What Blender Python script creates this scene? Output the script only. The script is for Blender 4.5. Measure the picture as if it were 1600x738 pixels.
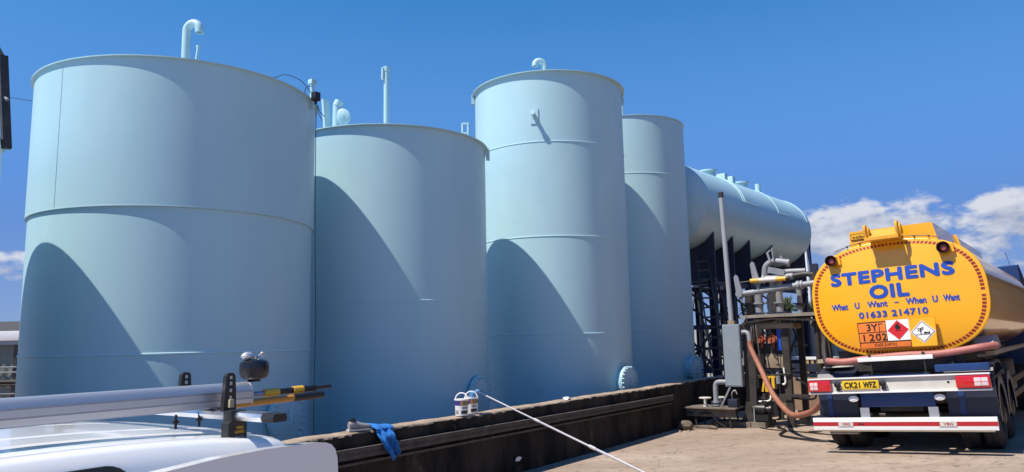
import bpy, bmesh, math, random
from mathutils import Matrix, Vector
R = math.radians
rnd = random.Random(7)
for o in list(bpy.data.objects): bpy.data.objects.remove(o)
SC = bpy.context.scene
COL = SC.collection

# ------------------------------------------------------------------ camera
EYE = 1.75
cd = bpy.data.cameras.new('camera'); cam = bpy.data.objects.new('camera', cd); COL.objects.link(cam)
pitch, roll = R(7.9386), R(-1.2136)
cam.matrix_world = Matrix.Translation((0, 0, EYE)) @ Matrix.Rotation(R(90)+pitch, 4, 'X') @ Matrix.Rotation(roll, 4, 'Z')
cd.sensor_width = 36; cd.lens = 36*1160/1600; cd.clip_start = .05; cd.clip_end = 3000
SC.camera = cam

# ------------------------------------------------------------------ sky and sun
SUN_EL, SUN_AZ = R(58.3), R(208.8)          # azimuth measured from +X towards +Y
sdir = Vector((math.cos(SUN_EL)*math.cos(SUN_AZ), math.cos(SUN_EL)*math.sin(SUN_AZ), math.sin(SUN_EL)))
sl = bpy.data.lights.new('sun', 'SUN'); sl.energy = 4.95; sl.angle = R(.55); sl.color = (1, .91, .78)
so = bpy.data.objects.new('sun', sl); COL.objects.link(so); so.rotation_euler = sdir.to_track_quat('Z', 'Y').to_euler()
SC.view_settings.view_transform = 'Standard'; SC.view_settings.look = 'None'
SC.view_settings.exposure = .40; SC.view_settings.gamma = 1

def nodes_of(tree):
    tree.nodes.clear()
    def N(t, **k):
        n = tree.nodes.new(t)
        for a, v in k.items(): setattr(n, a, v)
        return n
    return N, tree.links.new
def world_sky():
    w = bpy.data.worlds.new('World'); SC.world = w; w.use_nodes = True
    N, L = nodes_of(w.node_tree)
    def val(n, i, x):
        if hasattr(x, 'is_output'): L(x, n.inputs[i])
        else: n.inputs[i].default_value = x
    def ma(op, a, b=0., c=0., clamp=False):
        n = N('ShaderNodeMath', operation=op, use_clamp=clamp)
        for i, x in enumerate((a, b, c)): val(n, i, x)
        return n.outputs[0]
    sky = N('ShaderNodeTexSky', sky_type='NISHITA', sun_disc=False)
    sky.sun_elevation = SUN_EL; sky.sun_rotation = R(90)-SUN_AZ
    sky.air_density = 1.0; sky.dust_density = .1; sky.ozone_density = 2.6; sky.altitude = 20
    tc = N('ShaderNodeTexCoord'); sp = N('ShaderNodeSeparateXYZ'); L(tc.outputs['Generated'], sp.inputs[0])
    az = ma('MULTIPLY', ma('ARCTAN2', sp.outputs[0], sp.outputs[1]), 57.2958)
    el = ma('MULTIPLY', ma('ARCSINE', sp.outputs[2]), 57.2958)
    def cloud(de, da):
        e2 = ma('ADD', el, de); a2 = ma('ADD', az, da)
        cb = N('ShaderNodeCombineXYZ'); val(cb, 0, ma('MULTIPLY', a2, .16)); val(cb, 1, ma('MULTIPLY', e2, .30)); cb.inputs[2].default_value = 3.7
        nz = N('ShaderNodeTexNoise'); nz.inputs['Scale'].default_value = 1.9; nz.inputs['Detail'].default_value = 12; nz.inputs['Roughness'].default_value = .60
        L(cb.outputs[0], nz.inputs['Vector'])
        def blob(a0, e0, sa, se, k):
            x = ma('DIVIDE', ma('SUBTRACT', a2, a0), sa); y = ma('DIVIDE', ma('SUBTRACT', e2, e0), se)
            d = ma('ADD', ma('MULTIPLY', x, x), ma('MULTIPLY', y, y))
            return ma('MULTIPLY', ma('SUBTRACT', 1., d, clamp=True), k)
        s = blob(25.3, 7.0, 5.4, 3.1, .70)
        for b in ((20.4, 7.0, 4.4, 2.3, .62), (28.2, 7.6, 3.4, 2.4, .62), (34.2, 7.4, 3.8, 2.2, .62), (39, 8.2, 5, 2.4, .6), (22.5, 4.6, 4.5, 1.7, .46), (32, 5.0, 6, 1.7, .46), (-36, 5.2, 7, 1.5, .42), (-60, 9, 16, 5, .45), (70, 10, 20, 5, .45), (150, 14, 40, 8, .45)):
            s = ma('MAXIMUM', s, blob(*b))
        return ma('MULTIPLY', ma('ADD', ma('MULTIPLY', nz.outputs[0], 1.75), s), ma('MULTIPLY', s, 7., clamp=True))
    d0 = cloud(0, 0); d1 = cloud(.9, -.6)
    cov = N('ShaderNodeMapRange', interpolation_type='SMOOTHSTEP'); L(d0, cov.inputs[0]); cov.inputs[1].default_value = 1.08; cov.inputs[2].default_value = 1.40
    lit = N('ShaderNodeMapRange'); L(ma('SUBTRACT', d0, d1), lit.inputs[0]); lit.inputs[1].default_value = -.22; lit.inputs[2].default_value = .30
    cc = N('ShaderNodeMix', data_type='RGBA'); L(lit.outputs[0], cc.inputs[0]); cc.inputs[6].default_value = (2.9, 3.3, 4.35, 1); cc.inputs[7].default_value = (5.7, 5.85, 6.3, 1)
    hs = N('ShaderNodeHueSaturation'); hs.inputs['Saturation'].default_value = 1.36; hs.inputs['Value'].default_value = 1.25; L(sky.outputs[0], hs.inputs['Color'])
    mx = N('ShaderNodeMix', data_type='RGBA'); L(ma('MULTIPLY', cov.outputs[0], .9), mx.inputs[0]); 
    hz = ma('POWER', ma('SUBTRACT', 1., ma('DIVIDE', ma('MAXIMUM', el, 0.), 12.), clamp=True), 1.4)
    hm = N('ShaderNodeMix', data_type='RGBA'); L(ma('MULTIPLY', hz, .92), hm.inputs[0]); 
    h2 = N('ShaderNodeMix', data_type='RGBA'); L(ma('MULTIPLY', ma('SUBTRACT', 1., ma('DIVIDE', ma('MAXIMUM', el, 0.), 26.), clamp=True), 1.5, clamp=True), h2.inputs[0]); L(hs.outputs[0], h2.inputs[6]); h2.inputs[7].default_value = (.80, 2.05, 5.35, 1)
    L(h2.outputs[2], hm.inputs[6]); hm.inputs[7].default_value = (2.25, 3.2, 5.0, 1); L(hm.outputs[2], mx.inputs[6]); L(cc.outputs[2], mx.inputs[7])
    bg = N('ShaderNodeBackground'); bg.inputs[1].default_value = .098; L(mx.outputs[2], bg.inputs[0])
    out = N('ShaderNodeOutputWorld'); L(bg.outputs[0], out.inputs[0])
world_sky()

# ------------------------------------------------------------------ materials
MATS = {}
def mat(name, c, c2=None, rough=.5, metal=0, scale=3., lo=.35, hi=.65, bump=0., bscale=40., coat=0., spec=.5, streak=False, rvar=.0, c3=None, s3=12., lo3=.6, hi3=.7, noise_detail=6, aniso=None):
    if name in MATS: return MATS[name]
    m = bpy.data.materials.new(name); m.use_nodes = True
    N, L = nodes_of(m.node_tree)
    out = N('ShaderNodeOutputMaterial'); b = N('ShaderNodeBsdfPrincipled'); L(b.outputs[0], out.inputs[0])
    tc = N('ShaderNodeTexCoord'); vec = tc.outputs['Object']
    def noise(sc, v=vec, det=6):
        n = N('ShaderNodeTexNoise'); n.inputs['Scale'].default_value = sc; n.inputs['Detail'].default_value = det; n.inputs['Roughness'].default_value = .6
        L(v, n.inputs['Vector']); return n.outputs[0]
    def rng(x, a, bb):
        r = N('ShaderNodeMapRange'); L(x, r.inputs[0]); r.inputs[1].default_value = a; r.inputs[2].default_value = bb; return r.outputs[0]
    c2 = c2 or tuple(x*.9 for x in c)
    v2 = vec
    if streak:
        mp = N('ShaderNodeMapping'); mp.inputs['Scale'].default_value = (1, 1, .12) if streak is True else streak; L(vec, mp.inputs[0]); v2 = mp.outputs[0]
    f = rng(noise(scale, v2), lo, hi)
    mx = N('ShaderNodeMix', data_type='RGBA'); L(f, mx.inputs[0]); mx.inputs[6].default_value = (*c, 1); mx.inputs[7].default_value = (*c2, 1)
    col = mx.outputs[2]
    if c3:
        f3 = rng(noise(s3, vec, 8), lo3, hi3)
        m3 = N('ShaderNodeMix', data_type='RGBA'); L(f3, m3.inputs[0]); L(col, m3.inputs[6]); m3.inputs[7].default_value = (*c3, 1); col = m3.outputs[2]
    L(col, b.inputs['Base Color'])
    b.inputs['Roughness'].default_value = rough; b.inputs['Metallic'].default_value = metal
    b.inputs['Specular IOR Level'].default_value = spec; b.inputs['Coat Weight'].default_value = coat; b.inputs['Coat Roughness'].default_value = .05
    if rvar:
        rr = N('ShaderNodeMapRange'); L(noise(scale*3), rr.inputs[0]); rr.inputs[1].default_value = .3; rr.inputs[2].default_value = .7
        rr.inputs[3].default_value = max(rough-rvar, .02); rr.inputs[4].default_value = rough+rvar; L(rr.outputs[0], b.inputs['Roughness'])
    if bump:
        bn = N('ShaderNodeBump'); bn.inputs['Strength'].default_value = bump; bn.inputs['Distance'].default_value = .02
        L(noise(bscale, vec, 4), bn.inputs['Height']); L(bn.outputs[0], b.inputs['Normal'])
    MATS[name] = m
    return m
TANK = mat('pale_blue_tank_paint', (.42, .63, .695), (.385, .59, .665), rough=.42, scale=1.1, bump=.06, bscale=34, streak=(1, 1, .35), rvar=.06, c3=(.35, .57, .645), s3=2.3, lo3=.62, hi3=.85)
SEAM = mat('pale_blue_weld_paint', (.46, .70, .77), rough=.4)
NAVY = mat('navy_steel_paint', (.012, .018, .045), (.02, .025, .05), rough=.5, bump=.1, c3=(.05, .03, .025), s3=6, lo3=.62, hi3=.75)
BLACK = mat('black_plastic', (.012, .012, .014), rough=.42)
RUBBER = mat('tyre_rubber', (.02, .02, .021), (.035, .032, .03), rough=.8, scale=4, bump=.15)
DKSTEEL = mat('dark_oily_steel', (.022, .021, .022), (.05, .043, .037), rough=.5, scale=5, bump=.2)
GREYPIPE = mat('grey_pipe_paint', (.20, .22, .25), (.26, .28, .31), rough=.45, scale=6, bump=.08, c3=(.16, .13, .11), s3=9, lo3=.66, hi3=.8)
CABGREY = mat('grey_cabinet_paint', (.24, .28, .33), (.21, .25, .30), rough=.45, scale=3, bump=.05)
SLABM = mat('weathered_grey_board', (.27, .25, .22), (.18, .165, .145), rough=.8, scale=5, bump=.3, streak=(.3, 1, 1))
CONC = mat('dirty_plinth_concrete', (.19, .16, .13), (.10, .085, .07), rough=.9, scale=4, bump=.5, bscale=25)
BROWNBUND = mat('red_brown_bund_render', (.20, .125, .09), (.26, .18, .13), rough=.9, scale=2, bump=.3)
ORANGE = mat('rusty_orange_paint', (.38, .10, .035), (.25, .06, .03), rough=.55, scale=9, bump=.2)
YELLOW = mat('yellow_paint', (.72, .42, .03), (.62, .35, .03), rough=.45)
WHITE = mat('white_gloss_paint', (.80, .80, .80), (.76, .76, .77), rough=.25, coat=.3)
VANWHITE = mat('white_van_paint', (.80, .81, .82), (.78, .79, .80), rough=.22, coat=.7, scale=1.5)
OFFW = mat('off_white_paint', (.62, .60, .55), (.52, .50, .46), rough=.5, scale=4)
TRUCKY = mat('yellow_tanker_paint', (.90, .43, .012), (.86, .40, .012), rough=.26, coat=.6, scale=1.2)
TBLUE = mat('blue_lettering', (.018, .075, .42), rough=.35)
BLUEP = mat('blue_chassis_paint', (.012, .045, .165), (.01, .036, .13), rough=.4)
DBLUE = mat('dark_blue_mudguard', (.012, .02, .05), (.02, .025, .045), rough=.35, scale=3)
REDBAND = mat('red_reflective_tape', (.30, .025, .02), rough=.4)
REDL = mat('red_lamp_plastic', (.55, .012, .02), rough=.12, coat=.8)
REDSTR = mat('red_stripe_paint', (.42, .02, .025), rough=.35)
LAMPW = mat('clear_lamp_plastic', (.75, .62, .62), rough=.15, coat=.8)
SILVER = mat('bright_aluminium', (.72, .73, .75), rough=.32, metal=1, scale=20)
GALV = mat('satin_aluminium', (.50, .52, .56), (.46, .48, .53), rough=.42, metal=.75, scale=8, streak=(.1, 1, 1))
HOSEM = mat('brown_rubber_hose', (.33, .135, .085), (.27, .11, .07), rough=.6, scale=8, bump=.2, bscale=120)
HOSEP = mat('faded_red_hose', (.40, .14, .12), (.34, .12, .10), rough=.55, scale=5)
PLATEY = mat('yellow_number_plate', (.80, .52, .02), rough=.3)
PLACO = mat('orange_hazard_plate', (.78, .20, .03), (.70, .17, .03), rough=.4)
PLACY = mat('yellow_hazard_board', (.80, .42, .02), rough=.4)
INK = mat('black_print', (.01, .01, .01), rough=.5)
REDP = mat('red_print', (.62, .02, .03), rough=.4)
GLASS = mat('dark_tinted_glass', (.01, .012, .014), rough=.04, coat=.5)
CLOTH = mat('blue_cloth', (.012, .16, .50), (.01, .12, .40), rough=.9, scale=9, bump=.4, bscale=60)
GREYC = mat('grey_shoe_leather', (.28, .28, .29), (.18, .18, .19), rough=.6)
PAPERL = mat('white_tub_label', (.72, .73, .74), rough=.4)
PURPLE = mat('purple_label_print', (.06, .04, .22), rough=.45)
ORBRN = mat('wood_tone_label_print', (.42, .18, .05), (.10, .16, .10), rough=.5, scale=10, streak=(1, 1, .05))
WHITEH = mat('white_handle_plastic', (.85, .85, .86), rough=.35)
WALLM = mat('tar_stained_bund_concrete', (.045, .036, .029), (.014, .0125, .012), rough=.95, spec=.15, scale=2.4, lo=.4, hi=.62, bump=.55, bscale=18, streak=(1, 1, .3), c3=(.13, .09, .062), s3=3.1, lo3=.62, hi3=.82)
COPING = mat('worn_wall_top_mortar', (.40, .31, .23), (.26, .20, .15), rough=.9, scale=5, bump=.6, bscale=30)
TRAYM = mat('dirty_cable_tray', (.03, .027, .026), (.07, .06, .055), rough=.6, scale=6, bump=.3)
CORR = mat('pale_corrugated_sheet', (.45, .46, .44), (.36, .37, .36), rough=.6, scale=2, streak=True)
GREENSH = mat('grey_green_shed_cladding', (.17, .20, .19), (.12, .145, .135), rough=.6, scale=1.5, streak=True)
BRICK = mat('dark_chimney_brick', (.06, .04, .035), (.10, .07, .06), rough=.9, scale=6)
SLATE = mat('dark_roof_slate', (.05, .05, .055), rough=.8)
LEAF = mat('spiky_green_leaf', (.055, .085, .03), (.10, .13, .05), rough=.6, scale=1.5)
LEAFD = mat('dark_green_leaf', (.035, .06, .022), (.06, .09, .03), rough=.65, scale=1.5)
BARK = mat('grey_brown_bark', (.10, .08, .06), rough=.9, bump=.5)
NAVYC = mat('navy_flag_cloth', (.015, .025, .12), rough=.9)
BEIGE = mat('painted_beige_box', (.30, .235, .165), (.24, .19, .135), rough=.6, scale=6)
BLUEB = mat('bright_blue_sign', (.01, .09, .55), rough=.4)
WOODY = mat('yellowish_pallet_wood', (.42, .31, .13), (.33, .24, .11), rough=.8)
RUBBLE = mat('brown_broken_concrete', (.17, .13, .10), (.10, .075, .06), rough=.95, scale=6, bump=.7)
COPPER = mat('worn_vent_pipe_paint', (.33, .36, .40), (.30, .33, .37), rough=.4, c3=(.42, .24, .14), s3=1.6, lo3=.60, hi3=.72, scale=3)

# ------------------------------------------------------------------ mesh builder
class MB:
    def __init__(s): s.bm = bmesh.new()
    def box(s, c, d, rot=None, bev=0.):
        r = bmesh.ops.create_cube(s.bm, size=1.)
        M = Matrix.Translation(c) @ (rot.to_4x4() if rot else Matrix()) @ Matrix.Diagonal((*d, 1))
        bmesh.ops.transform(s.bm, matrix=M, verts=r['verts'])
        if bev:
            es = list({e for v in r['verts'] for e in v.link_edges})
            bmesh.ops.bevel(s.bm, geom=es, offset=bev, segments=2, affect='EDGES', profile=.6)
        return s
    def bb(s, x0, x1, y0, y1, z0, z1, bev=0.):
        return s.box(((x0+x1)/2, (y0+y1)/2, (z0+z1)/2), (abs(x1-x0), abs(y1-y0), abs(z1-z0)), None, bev)
    def bar(s, a, b, w, h=None, bev=0., upv=(0, 0, 1)):
        a, b = Vector(a), Vector(b); d = b-a; z = d.normalized(); u = Vector(upv)
        if abs(z.dot(u)) > .98: u = Vector((0, 1, 0))
        x = u.cross(z).normalized(); y = z.cross(x)
        return s.box((a+b)/2, (w, h or w, d.length), Matrix((x, y, z)).transposed(), bev)
    def tube(s, pts, r, n=12, cap=True, closed=False):
        pts = [Vector(p) for p in pts]; m = len(pts)
        rs = r if isinstance(r, (list, tuple)) else [r]*m
        rings = []; x = None
        for i, p in enumerate(pts):
            if closed: t = pts[(i+1) % m]-pts[i-1]
            else: t = (pts[min(i+1, m-1)]-pts[max(i-1, 0)])
            t.normalize()
            if x is None:
                u = Vector((0, 0, 1)) if abs(t.z) < .9 else Vector((1, 0, 0)); x = u.cross(t).normalized()
            else: x = (x-t*x.dot(t)).normalized()
            y = t.cross(x)
            rings.append([s.bm.verts.new(p+(x*math.cos(k*2*math.pi/n)+y*math.sin(k*2*math.pi/n))*rs[i]) for k in range(n)])
        for i in range(m if closed else m-1):
            A, B = rings[i], rings[(i+1) % m]
            for k in range(n): s.bm.faces.new((A[k], A[(k+1) % n], B[(k+1) % n], B[k]))
        if cap and not closed:
            s.bm.faces.new(rings[0][::-1]); s.bm.faces.new(rings[-1])
        return s
    def lathe(s, prof, n=32, M=None, capb=False, capt=False):
        M = M or Matrix(); rings = []
        for r, z in prof: rings.append([s.bm.verts.new(M @ Vector((r*math.cos(2*math.pi*k/n), r*math.sin(2*math.pi*k/n), z))) for k in range(n)])
        for A, B in zip(rings, rings[1:]):
            for k in range(n): s.bm.faces.new((A[k], A[(k+1) % n], B[(k+1) % n], B[k]))
        if capb: s.bm.faces.new(rings[0][::-1])
        if capt: s.bm.faces.new(rings[-1])
        return s
    def prism(s, out, d0, d1, f):
        """outline of 2D points, extruded d0..d1, f(u, v, d) -> point"""
        a = [s.bm.verts.new(f(u, v, d0)) for u, v in out]; b = [s.bm.verts.new(f(u, v, d1)) for u, v in out]; n = len(out)
        s.bm.faces.new(a[::-1]); s.bm.faces.new(b)
        for k in range(n): s.bm.faces.new((a[k], a[(k+1) % n], b[(k+1) % n], b[k]))
        return s
    def grid(s, fn, nu, nv, wrap=False):
        g = [[s.bm.verts.new(fn(i/nu, j/nv)) for j in range(nv+1)] for i in range(nu if wrap else nu+1)]
        for i in range(nu):
            for j in range(nv): s.bm.faces.new((g[i][j], g[(i+1) % len(g)][j], g[(i+1) % len(g)][j+1], g[i][j+1]))
        return s
    def jitter(s, a, seed=1):
        r = random.Random(seed)
        for v in s.bm.verts: v.co += Vector((r.uniform(-a, a), r.uniform(-a, a), r.uniform(-a, a)))
        return s
def frame(x, y, z, yaw): return Matrix.Translation((x, y, z)) @ Matrix.Rotation(yaw, 4, 'Z')
def tagit(o, label=None, cat=None, group=None, kind=None):
    if label: o['label'] = label
    if cat: o['category'] = cat
    if group: o['group'] = group
    if kind: o['kind'] = kind
    return o
def thing(name, label, cat, M=Matrix(), group=None):
    o = bpy.data.objects.new(name, None); COL.objects.link(o); o.matrix_world = M; o.empty_display_size = .2
    return tagit(o, label, cat, group)
def obj(name, mb, m, parent=None, smooth=35, recalc=True, label=None, world=None, thick=0):
    bm = mb.bm
    if recalc: bmesh.ops.recalc_face_normals(bm, faces=bm.faces[:])
    if world is not None: bmesh.ops.transform(bm, matrix=world, verts=bm.verts[:])
    me = bpy.data.meshes.new(name); bm.to_mesh(me); bm.free()
    for mm in (m if isinstance(m, (list, tuple)) else [m]): me.materials.append(mm)
    if smooth:
        me.polygons.foreach_set('use_smooth', [True]*len(me.polygons)); me.set_sharp_from_angle(angle=R(smooth))
    o = bpy.data.objects.new(name, me); COL.objects.link(o)
    if parent: o.parent = parent
    if label: o['label'] = label
    return o
def top(name, mb, m, label, cat, M=Matrix(), group=None, smooth=35):
    o = obj(name, mb, m, None, smooth); o.matrix_world = M
    return tagit(o, label, cat, group)
def arc_pts(c, r, a0, a1, n, ax, ay):
    c, ax, ay = Vector(c), Vector(ax), Vector(ay)
    return [c+ax*r*math.cos(a0+(a1-a0)*i/n)+ay*r*math.sin(a0+(a1-a0)*i/n) for i in range(n+1)]
def smooth_path(P, n=8):
    P = [Vector(p) for p in P]; Q = [P[0]]+P+[P[-1]]; out = []
    for i in range(1, len(Q)-2):
        a, b, c, d = Q[i-1:i+3]
        for k in range(n):
            t = k/n; out.append(.5*((2*b)+(-a+c)*t+(2*a-5*b+4*c-d)*t*t+(-a+3*b-3*c+d)*t**3))
    out.append(P[-1]); return out
def text_bm(txt, x0, x1, y0, cap, bold=.0, f=None, thick=.004, res=3, spacing=1., word=1.):
    """block lettering as real raised mesh, fitted between x0..x1, baseline y0, height cap; f(u, v, d) -> point"""
    cu = bpy.data.curves.new('lettering', 'FONT'); cu.body = txt; cu.size = 1; cu.resolution_u = res; cu.space_character = spacing; cu.space_word = word
    o = bpy.data.objects.new('lettering_source', cu); COL.objects.link(o)
    bpy.context.view_layer.update()
    me = bpy.data.meshes.new_from_object(o.evaluated_get(bpy.context.evaluated_depsgraph_get()))
    bpy.data.objects.remove(o); bpy.data.curves.remove(cu)
    bm = bmesh.new(); bm.from_mesh(me); bpy.data.meshes.remove(me)
    bmesh.ops.triangulate(bm, faces=bm.faces[:])
    if thick:
        g = bmesh.ops.extrude_face_region(bm, geom=bm.faces[:])
        for v in g['geom']:
            if isinstance(v, bmesh.types.BMVert): v.co.z += 1
    xs = [v.co.x for v in bm.verts]; ys = [v.co.y for v in bm.verts]
    ax, bx, ay, by = min(xs), max(xs), min(ys), max(ys)
    for v in bm.verts:
        u = x0+(v.co.x-ax)/(bx-ax)*(x1-x0); w = y0+(v.co.y-ay)/(by-ay)*cap
        v.co = f(u, w, v.co.z*thick)
    if bold:
        src = bm.copy(); c0 = [f(x0, y0, 0), f(x1, y0, 0), f(x0, y0+cap, 0)]; ex = (c0[1]-c0[0]).normalized(); ey = (c0[2]-c0[0]).normalized(); nn = ex.cross(ey).normalized()
        me = bpy.data.meshes.new('tmp'); src.to_mesh(me); src.free()
        for k in range(8):
            t = k*math.pi/4; old = set(bm.verts); bm.from_mesh(me)
            for v in bm.verts:
                if v not in old: v.co += ex*(bold*cap*math.cos(t))+ey*(bold*cap*math.sin(t))+nn*(.00015*(k+1))
        bpy.data.meshes.remove(me)
    m = MB(); m.bm.free(); m.bm = bm
    return m

# frame W: local x runs along the bund wall (away, to the right), local y points from the yard towards the tanks
YW = R(90-34.87)
WM = frame(0, 0, 0, YW)
def gz(X, Y):
    t = (X-5.774)*.8186-(Y-11.454)*.5744; s = X*.5744+Y*.8186
    z = -.08+.0524*max(min(t, 2.5), -1.3)
    if t < -1.3: z += .022*max(t+1.3, -4)
    if s < 9: z -= .033*min(9-s, 9)
    return z

# ------------------------------------------------------------------ ground
def ground():
    xs = [-900, -300, -120, -60, -40]+[-30+i*.75 for i in range(81)]+[40, 60, 120, 300, 900]
    ys = [-300, -100, -40, -20]+[-10+i*.75 for i in range(75)]+[55, 70, 120, 300, 1000, 2500]
    m = MB(); r = random.Random(3)
    V = [[m.bm.verts.new((x, y, gz(x, y)+r.uniform(-.004, .004))) for y in ys] for x in xs]
    for i in range(len(xs)-1):
        for j in range(len(ys)-1): m.bm.faces.new((V[i][j], V[i+1][j], V[i+1][j+1], V[i][j+1]))
    mt = bpy.data.materials.new('dusty_yard_concrete'); mt.use_nodes = True
    N, L = nodes_of(mt.node_tree)
    out = N('ShaderNodeOutputMaterial'); b = N('ShaderNodeBsdfPrincipled'); L(b.outputs[0], out.inputs[0]); b.inputs['Roughness'].default_value = .92; b.inputs['Specular IOR Level'].default_value = .2
    tc = N('ShaderNodeTexCoord'); mp = N('ShaderNodeMapping'); mp.inputs['Rotation'].default_value = (0, 0, -YW); mp.inputs['Scale'].default_value = (.35, 1, 1); L(tc.outputs['Object'], mp.inputs[0])
    def noise(sc, v, det=8, ro=.6):
        n = N('ShaderNodeTexNoise'); n.inputs['Scale'].default_value = sc; n.inputs['Detail'].default_value = det; n.inputs['Roughness'].default_value = ro; L(v, n.inputs['Vector']); return n.outputs[0]
    def rng(x, a, bb, c=0., d=1.):
        q = N('ShaderNodeMapRange'); L(x, q.inputs[0]); q.inputs[1].default_value = a; q.inputs[2].default_value = bb; q.inputs[3].default_value = c; q.inputs[4].default_value = d; return q.outputs[0]
    def mix(f, a, bcol):
        q = N('ShaderNodeMix', data_type='RGBA'); L(f, q.inputs[0])
        if hasattr(a, 'is_output'): L(a, q.inputs[6])
        else: q.inputs[6].default_value = (*a, 1)
        q.inputs[7].default_value = (*bcol, 1); return q.outputs[2]
    ob = tc.outputs['Object']
    c = mix(rng(noise(.9, mp.outputs[0]), .36, .66), (.36, .282, .225), (.27, .21, .165))
    c = mix(rng(noise(.45, ob, 5), .52, .72), c, (.41, .335, .28))
    c = mix(rng(noise(5.5, ob), .54, .70, 0, .85), c, (.17, .125, .098))
    c = mix(rng(noise(1.7, mp.outputs[0], 10, .7), .60, .70, 0, .7), c, (.15, .11, .085))
    vo = N('ShaderNodeTexVoronoi', feature='DISTANCE_TO_EDGE'); vo.inputs['Scale'].default_value = .33
    wv = N('ShaderNodeVectorMath', operation='ADD'); L(ob, wv.inputs[0])
    nn = N('ShaderNodeTexNoise'); nn.inputs['Scale'].default_value = 1.6; nn.inputs['Detail'].default_value = 6; L(ob, nn.inputs['Vector'])
    sc = N('ShaderNodeVectorMath', operation='SCALE'); sc.inputs['Scale'].default_value = .9; L(nn.outputs['Color'], sc.inputs[0]); L(sc.outputs[0], wv.inputs[1])
    L(wv.outputs[0], vo.inputs['Vector'])
    c = mix(rng(vo.outputs[0], .003, .0, 0, .8), c, (.07, .055, .045))
    L(c, b.inputs['Base Color'])
    bp = N('ShaderNodeBump'); bp.inputs['Strength'].default_value = .6; bp.inputs['Distance'].default_value = .02
    ad = N('ShaderNodeMath', operation='ADD'); L(noise(28, ob), ad.inputs[0]); L(noise(4, ob), ad.inputs[1]); L(ad.outputs[0], bp.inputs['Height']); L(bp.outputs[0], b.inputs['Normal'])
    o = obj('yard_ground', m, mt); o['kind'] = 'structure'
ground()

# ------------------------------------------------------------------ bund wall (a thing) with its cable tray
def bund_wall():
    t = thing('bund_wall', 'low black stained concrete wall with a sunlit tan top running in front of the pale blue tanks', 'wall', WM @ Matrix.Translation((9, 6.65, -.25)))
    r = random.Random(11)
    a0, a1, na = -6.6, 15., 270                                      # local x range, wall frame a = x+9
    wob = [0.]*(na+1)
    for i in range(1, na+1): wob[i] = wob[i-1]*.9+r.uniform(-.004, .004)
    def zt(i): return .97+wob[i]
    m = MB(); face = []
    nz = 8
    rows = []
    for i in range(na+1):
        x = a0+(a1-a0)*i/na; col = []
        for j in range(nz+1):
            z = -.15+(zt(i)-.012+.15)*j/nz
            col.append(m.bm.verts.new((x, -.12+r.uniform(-.012, .012), z)))
        rows.append(col)
    for i in range(na):
        for j in range(nz): m.bm.faces.new((rows[i][j], rows[i+1][j], rows[i+1][j+1], rows[i][j+1]))
    back = [[m.bm.verts.new((a0+(a1-a0)*i/na, .12, z)) for z in (-.15, zt(i)-.012)] for i in range(na+1)]
    for i in range(na):
        m.bm.faces.new((back[i][0], back[i][1], back[i+1][1], back[i+1][0])); m.bm.faces.new((rows[i][nz], rows[i+1][nz], back[i+1][1], back[i][1]))
    for e in (0, na): m.bm.faces.new(rows[e]+[back[e][1], back[e][0]])
    obj('wall_face', m, WALLM, t, smooth=0)
    m = MB()                                                        # worn mortar top, broken away in places
    prev = None
    for i in range(na+1):
        x = a0+(a1-a0)*i/na; q = r.uniform(0, .006); e = .022*r.random()**2+(.03 if r.random() < .03 else 0)
        if abs(x+2.73) < .12: q, e = .035, .055
        sec = [(-.128+e, zt(i)-.028), (-.122+e, zt(i)-.004-q*.5), (-.10+e, zt(i)+.006-q*.3), (.09, zt(i)+.008), (.126, zt(i)-.006), (.126, zt(i)-.03)]
        vs = [m.bm.verts.new((x, y, z)) for y, z in sec]
        if prev:
            for k in range(len(sec)): m.bm.faces.new((prev[k], vs[k], vs[(k+1) % len(sec)], prev[(k+1) % len(sec)]))
        else: m.bm.faces.new(vs)
        prev = vs
    m.bm.faces.new(prev[::-1])
    obj('coping', m, COPING, t, smooth=50)
    m = MB()
    x0, x1 = -6.2, 6.12
    def tz(x): return .80-.0055*(x+3.3)
    for (y0, y1, dz0, dz1) in ((-.20, -.123, .0, .012), (-.20, -.19, -.10, .0), (-.165, -.123, -.175, -.145)):
        n = 20
        for i in range(n):
            xa, xb = x0+(x1-x0)*i/n, x0+(x1-x0)*(i+1)/n; z = tz((xa+xb)/2)
            m.bar((xa, (y0+y1)/2, z+(dz0+dz1)/2), (xb, (y0+y1)/2, tz(xb)+(dz0+dz1)/2), abs(y1-y0), abs(dz1-dz0))
    for i in range(300):
        x = x0+.1+i*.04
        m.box((x, -.203, tz(x)-.05), (.02, .006, .03))
    obj('cable_tray', m, TRAYM, t, smooth=0)
    m = MB(); m.bar((x0, -.195, tz(x0)+.0155), (x1, -.195, tz(x1)+.0155), .018, .005); obj('tray_lip_highlight', m, mat('painted_tray_highlight', (.30, .27, .24), (.16, .14, .12), rough=.5, scale=4), t, smooth=0)  # pale strip: sun catching the tray's top edge, put into the colour
    return t
bund_wall()
m = MB(); r_ = random.Random(5)
m.grid(lambda u, v: (lambda p: Vector((p.x, p.y, gz(p.x, p.y)+.03+r_.uniform(-.006, .006))))(WM @ Vector((-4+50*u, 6.79+12*v, 0))), 60, 16)
o = obj('bund_floor', m, mat('dark_bund_floor', (.13, .115, .10), (.08, .07, .06), rough=.9, scale=1.5, bump=.4)); o['kind'] = 'structure'
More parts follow.
